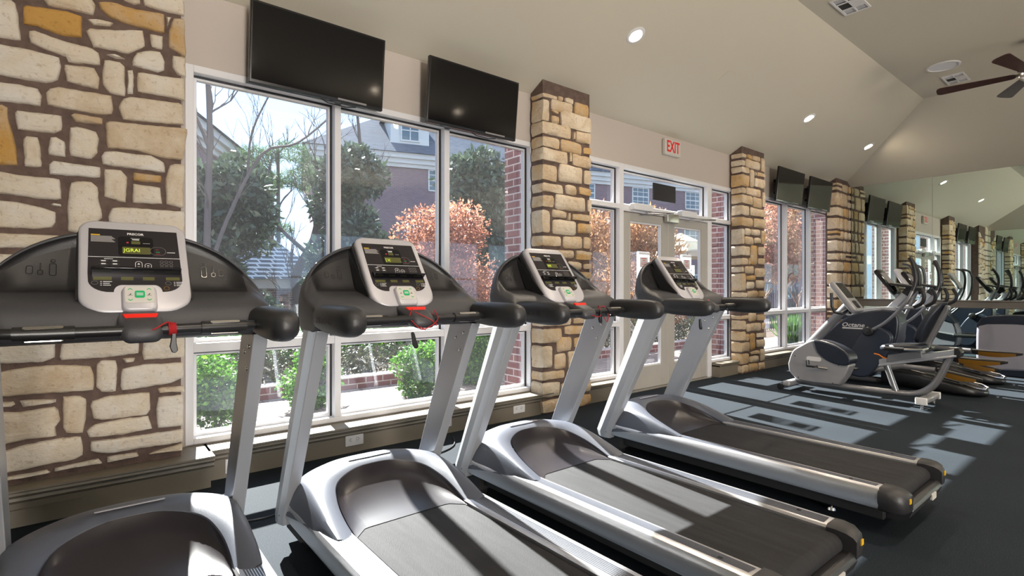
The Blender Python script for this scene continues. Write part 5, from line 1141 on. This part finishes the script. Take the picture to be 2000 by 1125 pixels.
    m_ = MB().prism([(2.12, 1.275), (2.12, 1.250), (1.98, 1.215), (1.86, 1.205), (1.86, 1.225), (1.98, 1.245)], 'x', -0.15, 0.15); B(m_, 'bottle_tray', 'black', smooth=20, bevel=0.006)
    T2, L = tilted(2.06, 1.135, 2.275, 1.44)
    m_ = plate(0.25, L, L / 2, -0.04, 0.012, 0.05, 0.012).xf(T2); co = B(m_, 'console', 'panel2', smooth=50)
    m_ = plate(0.17, 0.13, 0.05, -0.055, 0.0, 0.03, 0.01).xf(T2); B(m_, 'console_neck', 'silver', co, smooth=50)
    m_ = MB().prism(rrect(0.20, 0.20, 0.02, 4, 0, L - 0.16), 'z', 0.0115, 0.0135).xf(T2); B(m_, 'console_screen', 'greyprint', co, smooth=0)
    # base and tail
    m_ = MB().tube([(0, 2.95, .05), (0, 1.6, .05)], 0.035, 10); m_.rbox((0, 2.85, .045), (0.60, 0.10, 0.06), 0.02); B(m_, 'base_beam', 'tubegrey')
    m_ = MB(); secs = []
    for yy, w, h_ in ((2.22, 0.20, 0.26), (2.0, 0.26, 0.24), (1.75, 0.42, 0.19), (1.50, 0.50, 0.14), (1.34, 0.46, 0.105), (1.26, 0.30, 0.07), (1.235, 0.12, 0.05)):
        secs.append([(a, yy, b_) for a, b_ in rrect(w, h_ - 0.02, min(w, h_) * 0.3, 4, 0, 0.02 + (h_ - 0.02) / 2)])
    m_.loft(secs); to = B(m_, 'tail_cover', 'black', smooth=60)
    m_ = MB().tube([(-0.16, 1.42, .13), (-0.17, 1.31, .105), (-0.09, 1.245, .085), (0.09, 1.245, .085), (0.17, 1.31, .105), (0.16, 1.42, .13)], 0.010, 8); B(m_, 'tail_handle', 'steel', to)
    m_ = MB().tube([(-0.10, 2.0, .245), (-0.14, 1.7, .19), (-0.16, 1.45, .145)], 0.008, 6); m_.tube([(0.10, 2.0, .245), (0.14, 1.7, .19), (0.16, 1.45, .145)], 0.008, 6); B(m_, 'tail_trim', 'steel', to)
    return r
el = make_elliptical()
el.location = (7.78, EY, 0); tag(el, 'black elliptical trainer with white logo on its shroud, just beyond the grey bike', 'elliptical', 'black elliptical trainers')
e2 = copy_tree(el); e2.location = (8.92, EY + 0.02, 0); tag(e2, 'second black elliptical trainer, half hidden behind the first', 'elliptical', 'black elliptical trainers')

M['shroudgrey'] = mat('lavender_grey_plastic', (0.25, 0.245, 0.285), 0.4)
def silver_trainer(loc, rz, label, flash=True):
    r = empty('cross_trainer', loc, rz); tag(r, label, 'elliptical', 'silver cross trainers')
    o = [(0.0, .06)] + cat2([(-0.02, .20), (-0.015, .62), (0.02, .74), (0.10, .80)], 4) + cat2([(0.5, .82), (0.78, .74), (0.95, .55), (1.0, .30), (0.97, .12)], 4)
    m_ = MB().prism([(y, z) for y, z in o], 'x', -0.19, 0.19); so = m_.build('wheel_housing', 'shroudgrey', r, smooth=30, bevel=0.03, seg=3)
    b_ = cat2([(-0.026, .66), (0.02, .75), (0.10, .812), (0.5, .832), (0.80, .755), (0.97, .55)], 4) + cat2([(0.80, .60), (0.5, .71), (0.10, .705)], 4)
    m_ = MB().prism(b_, 'x', -0.198, 0.198); m_.build('top_cover', 'navy', r, smooth=30, bevel=0.02, seg=3)
    if flash: m_ = MB().prism([(0.08, .69), (0.42, .70), (0.30, .665), (0.22, .625)], 'x', -0.1995, 0.1995); flash and m_.build('accent', 'gold', so, smooth=0)
    m_ = MB().prism([(0.0, 0.0), (0.0, .07), (0.97, .12), (1.3, .08), (1.3, 0.0)], 'x', -0.16, 0.16); m_.build('base', 'navy', r, smooth=0, bevel=0.01)
    m_ = MB().tube([(0, 0.80, .72), (0, 1.02, 1.22)], 0.035, 12); m_.build('console_mast', 'silver', r)
    T2, L = tilted(1.02, 1.20, 0.86, 1.50); T2 = Matrix.Translation((0, 0, 0)) @ T2
    m_ = plate(0.28, L, L / 2, -0.012, 0.04, 0.05, 0.012).xf(T2); m_.build('console', 'bezel', r, smooth=50)
    for s in (-1, 1):
        m_ = MB().tube(catmull([(s * 0.24, 0.72, .60), (s * 0.30, 1.02, .95), (s * 0.29, 1.12, 1.25), (s * 0.27, 1.10, 1.50), (s * 0.22, 0.98, 1.56)], 5), 0.018, 10); m_.build('swing_arm', 'black', r)
        m_ = MB().rbox((s * 0.20, 1.12, .33), (0.15, 0.36, 0.06), 0.02); m_.build('pedal', 'black', r)
        m_ = MB().tube([(s * 0.20, 0.55, .40), (s * 0.20, 1.10, .31)], 0.02, 8); m_.build('pedal_arm', 'tubegrey', r)
    return r
silver_trainer((9.62, 3.42, 0), PI, 'silver cross trainer with ochre flash, behind the black ellipticals by the window')
silver_trainer((9.95, 1.66, 0), PI, 'large silver housed cross trainer cut by the right edge of the view', False)
# ------------------------------------------------------------------ outside
import numpy as np
def leaves(name, mt, blobs, n, size, parent=None, seed=1, aspect=0.45, up=0.0, shell=0.0, jit=0.35):
    """leaf blades scattered through blobs [(centre, radii, weight)]"""
    rg = np.random.default_rng(seed)
    w = np.array([b_[2] for b_ in blobs], float); w /= w.sum(); ii = rg.choice(len(blobs), n, p=w)
    c = np.array([b_[0] for b_ in blobs])[ii]; ra = np.array([b_[1] for b_ in blobs])[ii]
    d = rg.normal(size=(n, 3)); d /= np.linalg.norm(d, axis=1)[:, None]
    rad = rg.random(n) ** (1 / 3.0); rad = shell + (1 - shell) * rad
    p = c + d * ra * rad[:, None] * (1 + rg.normal(size=(n, 1)) * 0.06)
    a = rg.normal(size=(n, 3)) + d * 0.6; a[:, 2] += up; a /= np.linalg.norm(a, axis=1)[:, None]
    b2 = np.cross(a, rg.normal(size=(n, 3))); b2 /= np.linalg.norm(b2, axis=1)[:, None]
    s = size * (1 + jit * rg.normal(size=(n, 1))); nn = np.cross(a, b2)
    tip = a * s; wd = b2 * s * aspect * 0.5
    v = np.stack([p, p + tip * 0.5 + wd + nn * s * 0.06, p + tip, p + tip * 0.5 - wd + nn * s * 0.06], 1).reshape(-1, 3)
    me = bpy.data.meshes.new(name); me.vertices.add(4 * n); me.vertices.foreach_set('co', v.astype(np.float32).ravel())
    me.loops.add(4 * n); me.loops.foreach_set('vertex_index', np.arange(4 * n, dtype=np.int32))
    me.polygons.add(n); me.polygons.foreach_set('loop_start', np.arange(0, 4 * n, 4, dtype=np.int32)); me.polygons.foreach_set('loop_total', np.full(n, 4, dtype=np.int32))
    at = me.attributes.new('tint', 'FLOAT', 'POINT'); at.data.foreach_set('value', np.repeat(rg.random(n), 4).astype(np.float32))
    me.materials.append(M[mt]); me.update(calc_edges=True)
    o = bpy.data.objects.new(name, me); C.objects.link(o)
    if parent: o.parent = parent
    return o
def branches(mb, p, d, L, r, depth, rr, spread=0.55, k=2, up=0.15):
    pts = [p]; q = Vector(p); dd = Vector(d).normalized()
    for i in range(4):
        dd = (dd + Vector((rr.uniform(-1, 1), rr.uniform(-1, 1), rr.uniform(-0.6, 1))) * 0.16).normalized(); q = q + dd * L / 4; pts.append(q.copy())
    mb.tube(pts, [r * (1 - 0.13 * i) for i in range(5)], 7 if depth > 2 else 4, cap=False)
    if depth <= 0: return
    for j in range(k + (rr.random() < 0.4)):
        nd = (dd + Vector((rr.uniform(-1, 1), rr.uniform(-1, 1), rr.uniform(-0.4, 1) * 0.8)) * spread + Vector((0, 0, up))).normalized()
        branches(mb, q if j < 2 else pts[2], nd, L * rr.uniform(0.62, 0.85), r * 0.58, depth - 1, rr, spread, k, up)
struct('ground', MB().box(-20, 60, YW + TW, 9.2, -0.6, -0.02), 'soil', smooth=0)
struct('ground', MB().box(-60, 90, 9.2, 90, -1.3, -1.0), 'soil', smooth=0)
struct('ground', MB().box(-40, 50, -40, YB - 0.2, -0.3, -0.12), 'paver', smooth=0)
mb = MB().mat(0).box(-8, 30, 4.72, 5.98, -0.02, 0.02); struct('path', mb, 'paver', smooth=0)
mb = MB()
for i in range(180):
    x = -6 + i * 0.205; mb.box(x, x + 0.195, 4.60, 4.715, -0.02, 0.035)
struct('path_border', mb, 'brick', smooth=0)
mb = MB().box(-6, 12.0, 6.0, 6.22, -0.02, 0.155); struct('planter_kerb', mb, 'brick', smooth=0)
mb = MB(); rr = random.Random(3)                       # river stones along the window
for i in range(420):
    x = rr.uniform(0.2, 11.2); y = rr.uniform(4.25, 4.58); s_ = rr.uniform(0.014, 0.034)
    if any(a0 - 0.06 < x < a1 + 0.06 for a0, a1 in ((-1.1, 0.44), (3.42, 4.05), (4.0, 7.3), (7.24, 7.92), (10.91, 11.5))): continue
    vs = [(x + s_ * 1.3 * math.cos(a) * math.cos(e), y + s_ * math.sin(a) * math.cos(e), 0.0 + s_ * 0.8 * math.sin(e)) for e in (-0.5, 0.3, 1.0) for a in [k * PI / 4 for k in range(8)]]
    mb.loft([vs[0:8], vs[8:16], vs[16:24]])
tag(mb.build('river_pebbles', 'pebble', smooth=80), 'strip of rounded river pebbles along the foot of the windows', 'pebbles', kind='stuff')
bush_l = ('bright green clipped bush outside the first pane, by the stone wall', 'bright green bush behind the second treadmill post', 'bright green bush right of the brick path, middle pane', 'bright green bush outside beside the brick pier')
for i, (x, y, z) in enumerate(((0.85, 5.05, 0.66), (1.75, 5.35, 0.68), (2.85, 5.15, 0.70), (3.75, 5.45, 0.70))):
    r = empty('boxwood_bush', (x, y, 0)); tag(r, bush_l[i], 'bush', 'boxwood bushes outside the windows')
    rr = random.Random(i); bl = []
    for k in range(14):
        a = rr.uniform(0, 6.28); q = rr.uniform(0, 0.17); bl.append(((q * math.cos(a), q * math.sin(a), rr.uniform(0.12, z - 0.14)), (0.18, 0.18, 0.15), 1))
    leaves('foliage', 'l_hedge', bl, 7000, 0.035, r, seed=10 + i, aspect=0.6, shell=0.35)
    m_ = MB(); 
    for k in range(5): branches(m_, Vector((0, 0, -0.02)), Vector((rr.uniform(-0.6, 0.6), rr.uniform(-0.6, 0.6), 1)), 0.22, 0.014, 2, rr)
    m_.build('stem', 'bark', r)
# clipped hedge rows behind the kerb
def hedge(nm, mt, x0, x1, y0, y1, z0, z1, n, size, label, seed, parentz=0):
    r = empty(nm, ((x0 + x1) / 2, (y0 + y1) / 2, z0)); tag(r, label, 'hedge'); cx, cy = r.location.x, r.location.y
    rr = random.Random(seed); bl = []
    k = max(4, int((x1 - x0) / 0.25))
    for i in range(k): bl.append(((x0 - cx + (x1 - x0) * (i + 0.5) / k, rr.uniform(-0.1, 0.1), (z1 - z0) * rr.uniform(0.35, 0.62)), (0.28, (y1 - y0) / 2, (z1 - z0) * 0.42), 1))
    leaves('foliage', mt, bl, n, size, r, seed=seed, aspect=0.55, shell=0.3)
    m_ = MB()
    for i in range(int((x1 - x0) / 0.5)):
        branches(m_, Vector((x0 - cx + 0.25 + i * 0.5, 0, 0)), Vector((0, 0, 1)), (z1 - z0) * 0.4, 0.02, 2, rr)
    m_.build('stem', 'bark', r)
hedge('hedge', 'l_dark', 1.2, 6.4, 6.3, 6.9, -0.02, 0.56, 16000, 0.035, 'dark clipped hedge behind the low brick kerb', 21)
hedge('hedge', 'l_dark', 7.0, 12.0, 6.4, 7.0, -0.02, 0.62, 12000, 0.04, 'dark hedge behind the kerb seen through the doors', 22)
hedge('hedge', 'l_hedge', 1.0, 5.6, 8.3, 8.9, -0.02, 0.72, 12000, 0.05, 'long green hedge beyond the dark one, tops in the sun', 23)
# cycads
for i, (x, y) in enumerate(((1.95, 7.55), (3.15, 7.65))):
    r = empty('cycad_plant', (x, y, -0.02)); tag(r, ('bright green cycad with stiff fronds beside the second treadmill shell', 'bright green cycad just right of the first one')[i], 'plant', 'cycads outside')
    MB().lathe([(0.10, 0), (0.12, 0.2), (0.09, 0.35), (0.0, 0.36)], n=10).build('stem', 'bark', r)
    rr = random.Random(50 + i); m_ = MB()
    for k in range(26):
        a = 2 * PI * k / 26 + rr.uniform(-0.1, 0.1); el = rr.uniform(0.5, 1.35); L = rr.uniform(0.65, 0.9); pts = []
        for t in range(9):
            q = t / 8; e = el - 1.0 * q * q; pts.append(Vector((0, 0, 0.33)) + Vector((math.cos(a) * L * q * math.cos(el - 0.5 * q), math.sin(a) * L * q * math.cos(el - 0.5 * q), L * q * math.sin(el - 0.6 * q * q))))
        m_.tint = rr.random(); m_.tube(pts, [0.006] * 9, 4)
        for t in range(16):
            q = 0.15 + 0.85 * t / 16; f_ = q * 8; j = min(int(f_), 7); p = pts[j].lerp(pts[j + 1], f_ - j); dr = (pts[j + 1] - pts[j]).normalized(); sd = dr.cross(Vector((0, 0, 1))).normalized()
            for s_ in (-1, 1):
                l_ = 0.13 * math.sin(PI * min(1, q * 0.9 + 0.1)) + 0.03; tip = p + (sd * s_ * 0.8 + dr * 0.6 + Vector((0, 0, 0.25))).normalized() * l_; wv = dr * 0.010
                m_.add([p - wv, p + wv, tip], [(0, 1, 2)])
    m_.build('frond', 'l_frond', r, tint=True, smooth=0)
# trees
def tree(nm, x, y, zb, trunk_h, blobs, n, size, mt, label, cat='tree', seed=1, tr=0.09, group=None, aspect=0.45, depth=3, shell=0.25, wood='bark', up=0.0):
    r = empty(nm, (x, y, zb)); tag(r, label, cat, group)
    rr = random.Random(seed); m_ = MB(); m_.tube([(0, 0, -0.1), (0.03, 0.02, trunk_h * 0.5), (0, 0, trunk_h)], [tr, tr * 0.85, tr * 0.7], 9)
    for k in range(5):
        a = k * 1.3 + rr.random(); branches(m_, Vector((0, 0, trunk_h * (0.7 + 0.07 * k))), Vector((math.cos(a) * 0.7, math.sin(a) * 0.7, 1)), max(0.5, blobs[0][1][2] * 0.7), tr * 0.5, depth, rr)
    m_.build('trunk', wood, r)
    leaves('foliage', mt, blobs, n, size, r, seed=seed, aspect=aspect, shell=shell, up=up)
    return r
def crown(h0, h1, rad, seed, n=22, taper=0.4):
    rr = random.Random(seed); out = []
    for i in range(n):
        t = rr.random(); z = h0 + (h1 - h0) * t; q = rad * (1 - taper * t) * rr.uniform(0.2, 0.85); a = rr.uniform(0, 6.28)
        s_ = rad * rr.uniform(0.26, 0.5); out.append(((q * math.cos(a), q * math.sin(a), z), (s_, s_, s_ * 0.9), s_ ** 2))
    return out
tree('magnolia_tree', 2.65, 14.5, -1, 1.2, crown(0.5, 5.2, 1.45, 1, 46, 0.5), 26000, 0.17, 'l_mag', 'glossy evergreen tree in front of the left house roof', seed=1, group='evergreen trees in the courtyard')
tree('magnolia_tree', 5.9, 14.6, -1, 1.2, crown(0.3, 5.9, 1.35, 2, 46, 0.5), 26000, 0.17, 'l_mag', 'glossy evergreen tree left of the big brick house, behind the first mullion', seed=2, group='evergreen trees in the courtyard')
tree('magnolia_tree', 7.15, 9.75, -0.6, 0.9, crown(0.4, 4.7, 1.15, 3, 44, 0.3), 28000, 0.13, 'l_mag', 'large glossy evergreen tree in the right pane beside the brick pier', seed=3, group='evergreen trees in the courtyard')
tree('crape_myrtle', 4.5, 7.4, -0.02, 0.7, crown(0.8, 2.3, 1.1, 4, 38, 0.6) + [((0.15, 0, 1.05), (1.15, 0.8, 0.5), 0.9), ((0.5, 0, 1.35), (0.7, 0.6, 0.5), 0.4)], 24000, 0.055, 'l_orange', 'russet orange leafed small tree in front of the brick house', seed=4, tr=0.035, wood='twig', aspect=0.55)
tree('dry_shrub', 7.5, 5.9 + 1.4, -0.02, 0.4, crown(0.5, 2.75, 0.95, 5, 30, 0.2), 9000, 0.13, 'l_dry', 'tall tan dry shrub filling the left door glass', 'shrub', seed=5, tr=0.03, wood='twig', aspect=0.22, group='dry shrubs beyond the doors', up=0.9)
tree('dry_shrub', 9.6, 7.3, -0.02, 0.4, crown(0.5, 2.7, 0.9, 6, 30, 0.2), 9000, 0.13, 'l_dry', 'tall tan dry shrub filling the right door glass', 'shrub', seed=6, tr=0.03, wood='twig', aspect=0.22, group='dry shrubs beyond the doors', up=0.9)
tree('autumn_shrub', 13.2, 6.3, -0.02, 1.0, crown(1.6, 3.2, 0.9, 7, 26, 0.2), 9000, 0.09, 'l_orange', 'orange leaved shrub outside the last window, left side', 'shrub', seed=7, tr=0.04, wood='twig', group='shrubs outside the last window')
tree('autumn_shrub', 15.8, 6.6, -0.02, 1.0, crown(1.7, 3.6, 1.0, 8, 26, 0.2), 9000, 0.09, 'l_dry', 'tan shrub with green top outside the last window, middle', 'shrub', seed=8, tr=0.04, wood='twig', group='shrubs outside the last window')
tree('autumn_shrub', 18.6, 6.4, -0.02, 0.8, crown(2.2, 4.2, 1.0, 9, 26, 0.2), 7000, 0.09, 'l_mag', 'green shrub crown at the top of the last window', 'shrub', seed=9, tr=0.05, group='shrubs outside the last window')
# bare trees
def bare(x, y, zb, parts, label, seed, tr):
    r = empty('bare_tree', (x, y, zb)); tag(r, label, 'tree', 'bare winter trees'); rr = random.Random(seed); m_ = MB()
    for pts, rad, dp in parts:
        P = catmull(pts, 4); m_.tube(P, [rad[0] + (rad[1] - rad[0]) * i / (len(P) - 1) for i in range(len(P))], 8)
        for j in range(3, len(P), 2 if dp > 1 else 3):
            d = (P[j] - P[j - 1]).normalized(); 
            for q in range(2): branches(m_, P[j], d + Vector((rr.uniform(-1, 1), rr.uniform(-1, 1), rr.uniform(-0.1, 1.0))), rr.uniform(0.5, 0.95), rad[1] * 0.55, dp, rr, 0.5, 2, 0.1)
    m_.build('trunk', 'bark', r); return r
bare(4.85, 16.4, -1, [([(0, 0, 0), (0.15, 0, 1.6), (0.05, 0, 2.6), (0.55, -0.1, 3.7), (0.75, -0.1, 5.0), (0.9, 0, 6.0)], (0.20, 0.07), 3), ([(0.35, 0, 3.3), (-0.5, 0.2, 4.2), (-0.8, 0.3, 5.4)], (0.07, 0.03), 2), ([(0.65, -0.1, 3.9), (1.5, -0.1, 4.5)], (0.07, 0.03), 2)], 'bare tree with a forked trunk between the two evergreens', 31, 0.2)
bare(1.95, 12.5, -0.8, [([(0, 0, 0), (0.0, 0, 3.0), (0.05, 0, 5.2), (0.0, 0, 6.6)], (0.08, 0.045), 2), ([(0.0, 0.02, 2.2), (0.45, 0.45, 3.5), (1.2, 0.6, 5.1), (2.0, 0.6, 5.5), (2.9, 0.6, 6.4)], (0.05, 0.018), 2), ([(0.05, 0, 4.9), (-0.3, 0, 5.7), (-0.9, 0, 6.3)], (0.04, 0.02), 2), ([(0.9, 0.6, 4.5), (1.0, 0.6, 5.6), (1.5, 0.6, 6.8)], (0.03, 0.012), 2)], 'bare tree sweeping long branches across the top of the first pane', 32, 0.2)
bare(8.6, 21.0, -1, [([(0, 0, 0), (0.0, 0, 4.0), (0.25, 0, 7.5), (0.1, 0, 9.6)], (0.15, 0.05), 3)], 'thin bare tree top beside the big roof', 33, 0.2)
tree('pine_tree', 6.15, 23.0, -1, 7.9, [((-0.8, 0, 7.5), (0.7, 0.5, 0.35), 1), ((0.5, 0, 7.9), (0.8, 0.6, 0.35), 1), ((0.9, 0, 6.8), (0.7, 0.5, 0.4), 1), ((-0.2, 0, 6.6), (0.5, 0.5, 0.3), 0.6), ((0.1, 0, 4.6), (0.4, 0.4, 0.25), 0.4), ((1.3, 0, 7.4), (0.5, 0.4, 0.4), 0.5)], 6500, 0.22, 'l_pine', 'tall thin pine with tufted needles against the sky', seed=14, tr=0.09, aspect=0.10)
# ornamental grass, fence outside the last window
rr = random.Random(77)
for i, (x, y) in enumerate(((11.9, 5.1), (12.7, 5.3), (13.6, 5.2), (14.4, 5.5))):
    r = empty('ornamental_grass', (x, y, -0.02)); tag(r, ('bright ornamental grass clump nearest the slim pillar, outside the last window', 'second bright grass clump outside the last window', 'third bright grass clump outside the last window', 'bright grass clump farthest right outside the last window')[i], 'grass clump', 'grass clumps outside the last window')
    leaves('blade_tuft', 'l_hedge', [((0, 0, 0.05), (0.14, 0.14, 0.05), 1)], 1400, 0.42, r, seed=60 + i, aspect=0.03, up=3.2)
def fence(x0, x1, y, label):
    r = empty('iron_fence', (x0, y, 0)); tag(r, label, 'fence'); L = x1 - x0
    m_ = MB(); m_.box(0, L, -0.015, 0.015, 1.05, 1.09); m_.box(0, L, -0.015, 0.015, 0.12, 0.16); m_.build('fence_rail', 'fence', r, smooth=0)
    m_ = MB()
    for k in range(int(L / 0.13)): m_.box(k * 0.13, k * 0.13 + 0.016, -0.008, 0.008, -0.02, 1.15)
    tag(m_.build('picket_row', 'fence', r, smooth=0), kind='stuff')
fence(13.5, 24, 7.3, 'black iron picket fence outside the last window')
# houses
def house(x, y, ang, w, d, zb, ez, rh, wins, label, dormers=(), left_hip=True):
    r = empty('brick_house', (x, y, zb), ang); tag(r, label, 'house', 'brick houses across the courtyard')
    e = ez - zb
    MB().box(0, w, 0, d, 0, e).build('wall', 'brickfar', r, smooth=0)
    c = MB(); c.box(-0.25, w + 0.25, -0.25, d + 0.25, e - 0.42, e - 0.16); c.box(-0.40, w + 0.4, -0.40, d + 0.4, e - 0.16, e + 0.12); c.box(-0.12, w + 0.12, -0.12, d + 0.12, e - 0.62, e - 0.42); c.build('cornice', 'cornice', r, smooth=0)
    rf = MB(); o = 0.55; rn = d / 2; z = e + 0.12
    rf.add([(-o, -o, z), (w + o, -o, z), (w + o, d + o, z), (-o, d + o, z), (rn, d / 2, z + rh), (w - rn, d / 2, z + rh)], [(0, 1, 5, 4), (1, 2, 5), (2, 3, 4, 5), (3, 0, 4), (0, 3, 2, 1)])
    rf.build('roof', 'shingle', r, smooth=0)
    for (t, z0, z1, ww) in wins:
        f = MB(); a, b_ = t - ww / 2, t + ww / 2; z0 -= zb; z1 -= zb
        f.box(a, b_, -0.06, 0.02, z0, z0 + 0.08); f.box(a, b_, -0.06, 0.02, z1 - 0.08, z1); f.box(a, a + 0.08, -0.06, 0.02, z0, z1); f.box(b_ - 0.08, b_, -0.06, 0.02, z0, z1); f.box(a, b_, -0.05, 0.02, (z0 + z1) / 2 - 0.04, (z0 + z1) / 2 + 0.04)
        nv = max(2, int(ww / 0.45))
        for q in range(1, nv): f.box(a + ww * q / nv - 0.02, a + ww * q / nv + 0.02, -0.045, 0.0, z0, z1)
        for q in (0.25, 0.75): f.box(a, b_, -0.045, 0.0, z0 + (z1 - z0) * q - 0.02, z0 + (z1 - z0) * q + 0.02)
        fo = f.build('house_window', 'cornice', r, smooth=0)
        MB().box(a + 0.06, b_ - 0.06, -0.035, -0.015, z0 + 0.06, z1 - 0.06).build('pane', 'extglass', fo, smooth=0)
    for (t, dw) in dormers:
        z = e + 0.5; m_ = MB(); m_.box(t - dw / 2, t + dw / 2, 0.5, 5.0, z, z + 2.1); do = m_.build('dormer', 'cornice', r, smooth=0)
        m_ = MB(); m_.add([(t - dw / 2 - 0.3, 0.2, z + 2.1), (t + dw / 2 + 0.3, 0.2, z + 2.1), (t + dw / 2 + 0.3, 6, z + 2.1), (t - dw / 2 - 0.3, 6, z + 2.1), (t, 0.9, z + 3.3), (t, 6, z + 3.3)], [(0, 1, 4), (1, 2, 5, 4), (3, 0, 4, 5), (0, 3, 2, 1), (2, 3, 5)]); m_.build('dormer_roof', 'shingle', do, smooth=0)
        m_ = MB()
        for q0, q1, p0, p1 in ((-0.55, -0.47, 0.5, 1.75), (0.47, 0.55, 0.5, 1.75), (-0.47, 0.47, 0.5, 0.58), (-0.47, 0.47, 1.67, 1.75), (-0.03, 0.03, 0.58, 1.67), (-0.47, 0.47, 1.09, 1.15)): m_.box(t + q0, t + q1, 0.42, 0.5, z + p0, z + p1)
        m_.build('dormer_window', 'cornice', do, smooth=0); MB().box(t - 0.47, t + 0.47, 0.46, 0.49, z + 0.58, z + 1.67).build('dormer_pane', 'extglass', do, smooth=0)
    return r
A1 = math.radians(-16.9)
wins = []
for t in (2.3, 6.8, 11.2, 16.4, 20.6, 25, 29.4, 33.8):
    wins += [(t, 6.75, 8.0, 1.35), (t, 3.5, 5.4, 1.5), (t, 0.4, 2.2, 1.5)]
house(9.3, 28.2, A1, 38, 13, -1.0, 8.6, 5.0, wins, 'large plum brick house with cream cornice and a dormer across the courtyard', ((5.2, 2.2), (17.5, 2.2), (28, 2.2)))
house(-1.1, 13.9, math.radians(61.5), 19, 12, -1.0, 6.9, 3.6, [(17.6, 4.3, 6.0, 1.0), (17.6, 1.0, 2.8, 1.0), (13.0, 4.3, 6.0, 1.2), (13.0, 1.0, 2.8, 1.2)], 'left brick house with a hipped slate roof behind the first evergreen')
M['glaretile'] = mat_brick('tile_rows_painted_glare', (0.07, 0.09, 0.12), (0.11, 0.14, 0.18), (0.60, 0.66, 0.72), 0.55, 0.6)  # slate tile rows, with glare painted in as pale joint lines
M['glaretile'].node_tree.nodes['Brick Texture'].inputs['Mortar Size'].default_value = 0.016
# tiled garden pavilion
r = empty('garden_pavilion', (4.85, 19.0, -1.0), A1); tag(r, 'low brick pavilion with a pyramid tiled roof behind the nearest treadmill', 'pavilion')
MB().box(-1.35, 1.35, -1.35, 1.35, 0, 2.2).build('wall', 'brick', r, smooth=0)
MB().box(-1.6, 1.6, -1.6, 1.6, 2.2, 2.5).build('beam', 'cornice', r, smooth=0)
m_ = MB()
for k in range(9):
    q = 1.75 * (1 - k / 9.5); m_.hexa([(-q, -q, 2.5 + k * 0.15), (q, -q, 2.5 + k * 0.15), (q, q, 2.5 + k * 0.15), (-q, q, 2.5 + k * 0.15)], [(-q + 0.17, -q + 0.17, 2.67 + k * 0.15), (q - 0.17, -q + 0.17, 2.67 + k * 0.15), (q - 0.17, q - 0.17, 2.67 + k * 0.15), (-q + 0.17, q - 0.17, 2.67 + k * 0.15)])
m_.build('tiled_roof', 'glaretile', r, smooth=0)
# sun umbrella beyond the doors
r = empty('patio_umbrella', (17.6, 11.6, -1.0)); tag(r, 'tan patio umbrella seen through the right door', 'umbrella')
MB().cyl((0, 0, 1.9), 'z', 0.03, 3.9, 10).build('pole', 'bark', r)
MB().lathe([(1.35, 3.35), (1.3, 3.55), (0.8, 3.95), (0.05, 4.3), (0.0, 4.28), (0.8, 3.9), (1.3, 3.5)], n=8).build('canopy', 'tan', r, smooth=0)
o = MB().box(-4, 4, -2, 2, 0, 0.02).build('pool_water', 'water', smooth=0); o.location = (17, 14, -0.99); tag(o, 'strip of blue pool water far beyond the doors', 'pool')
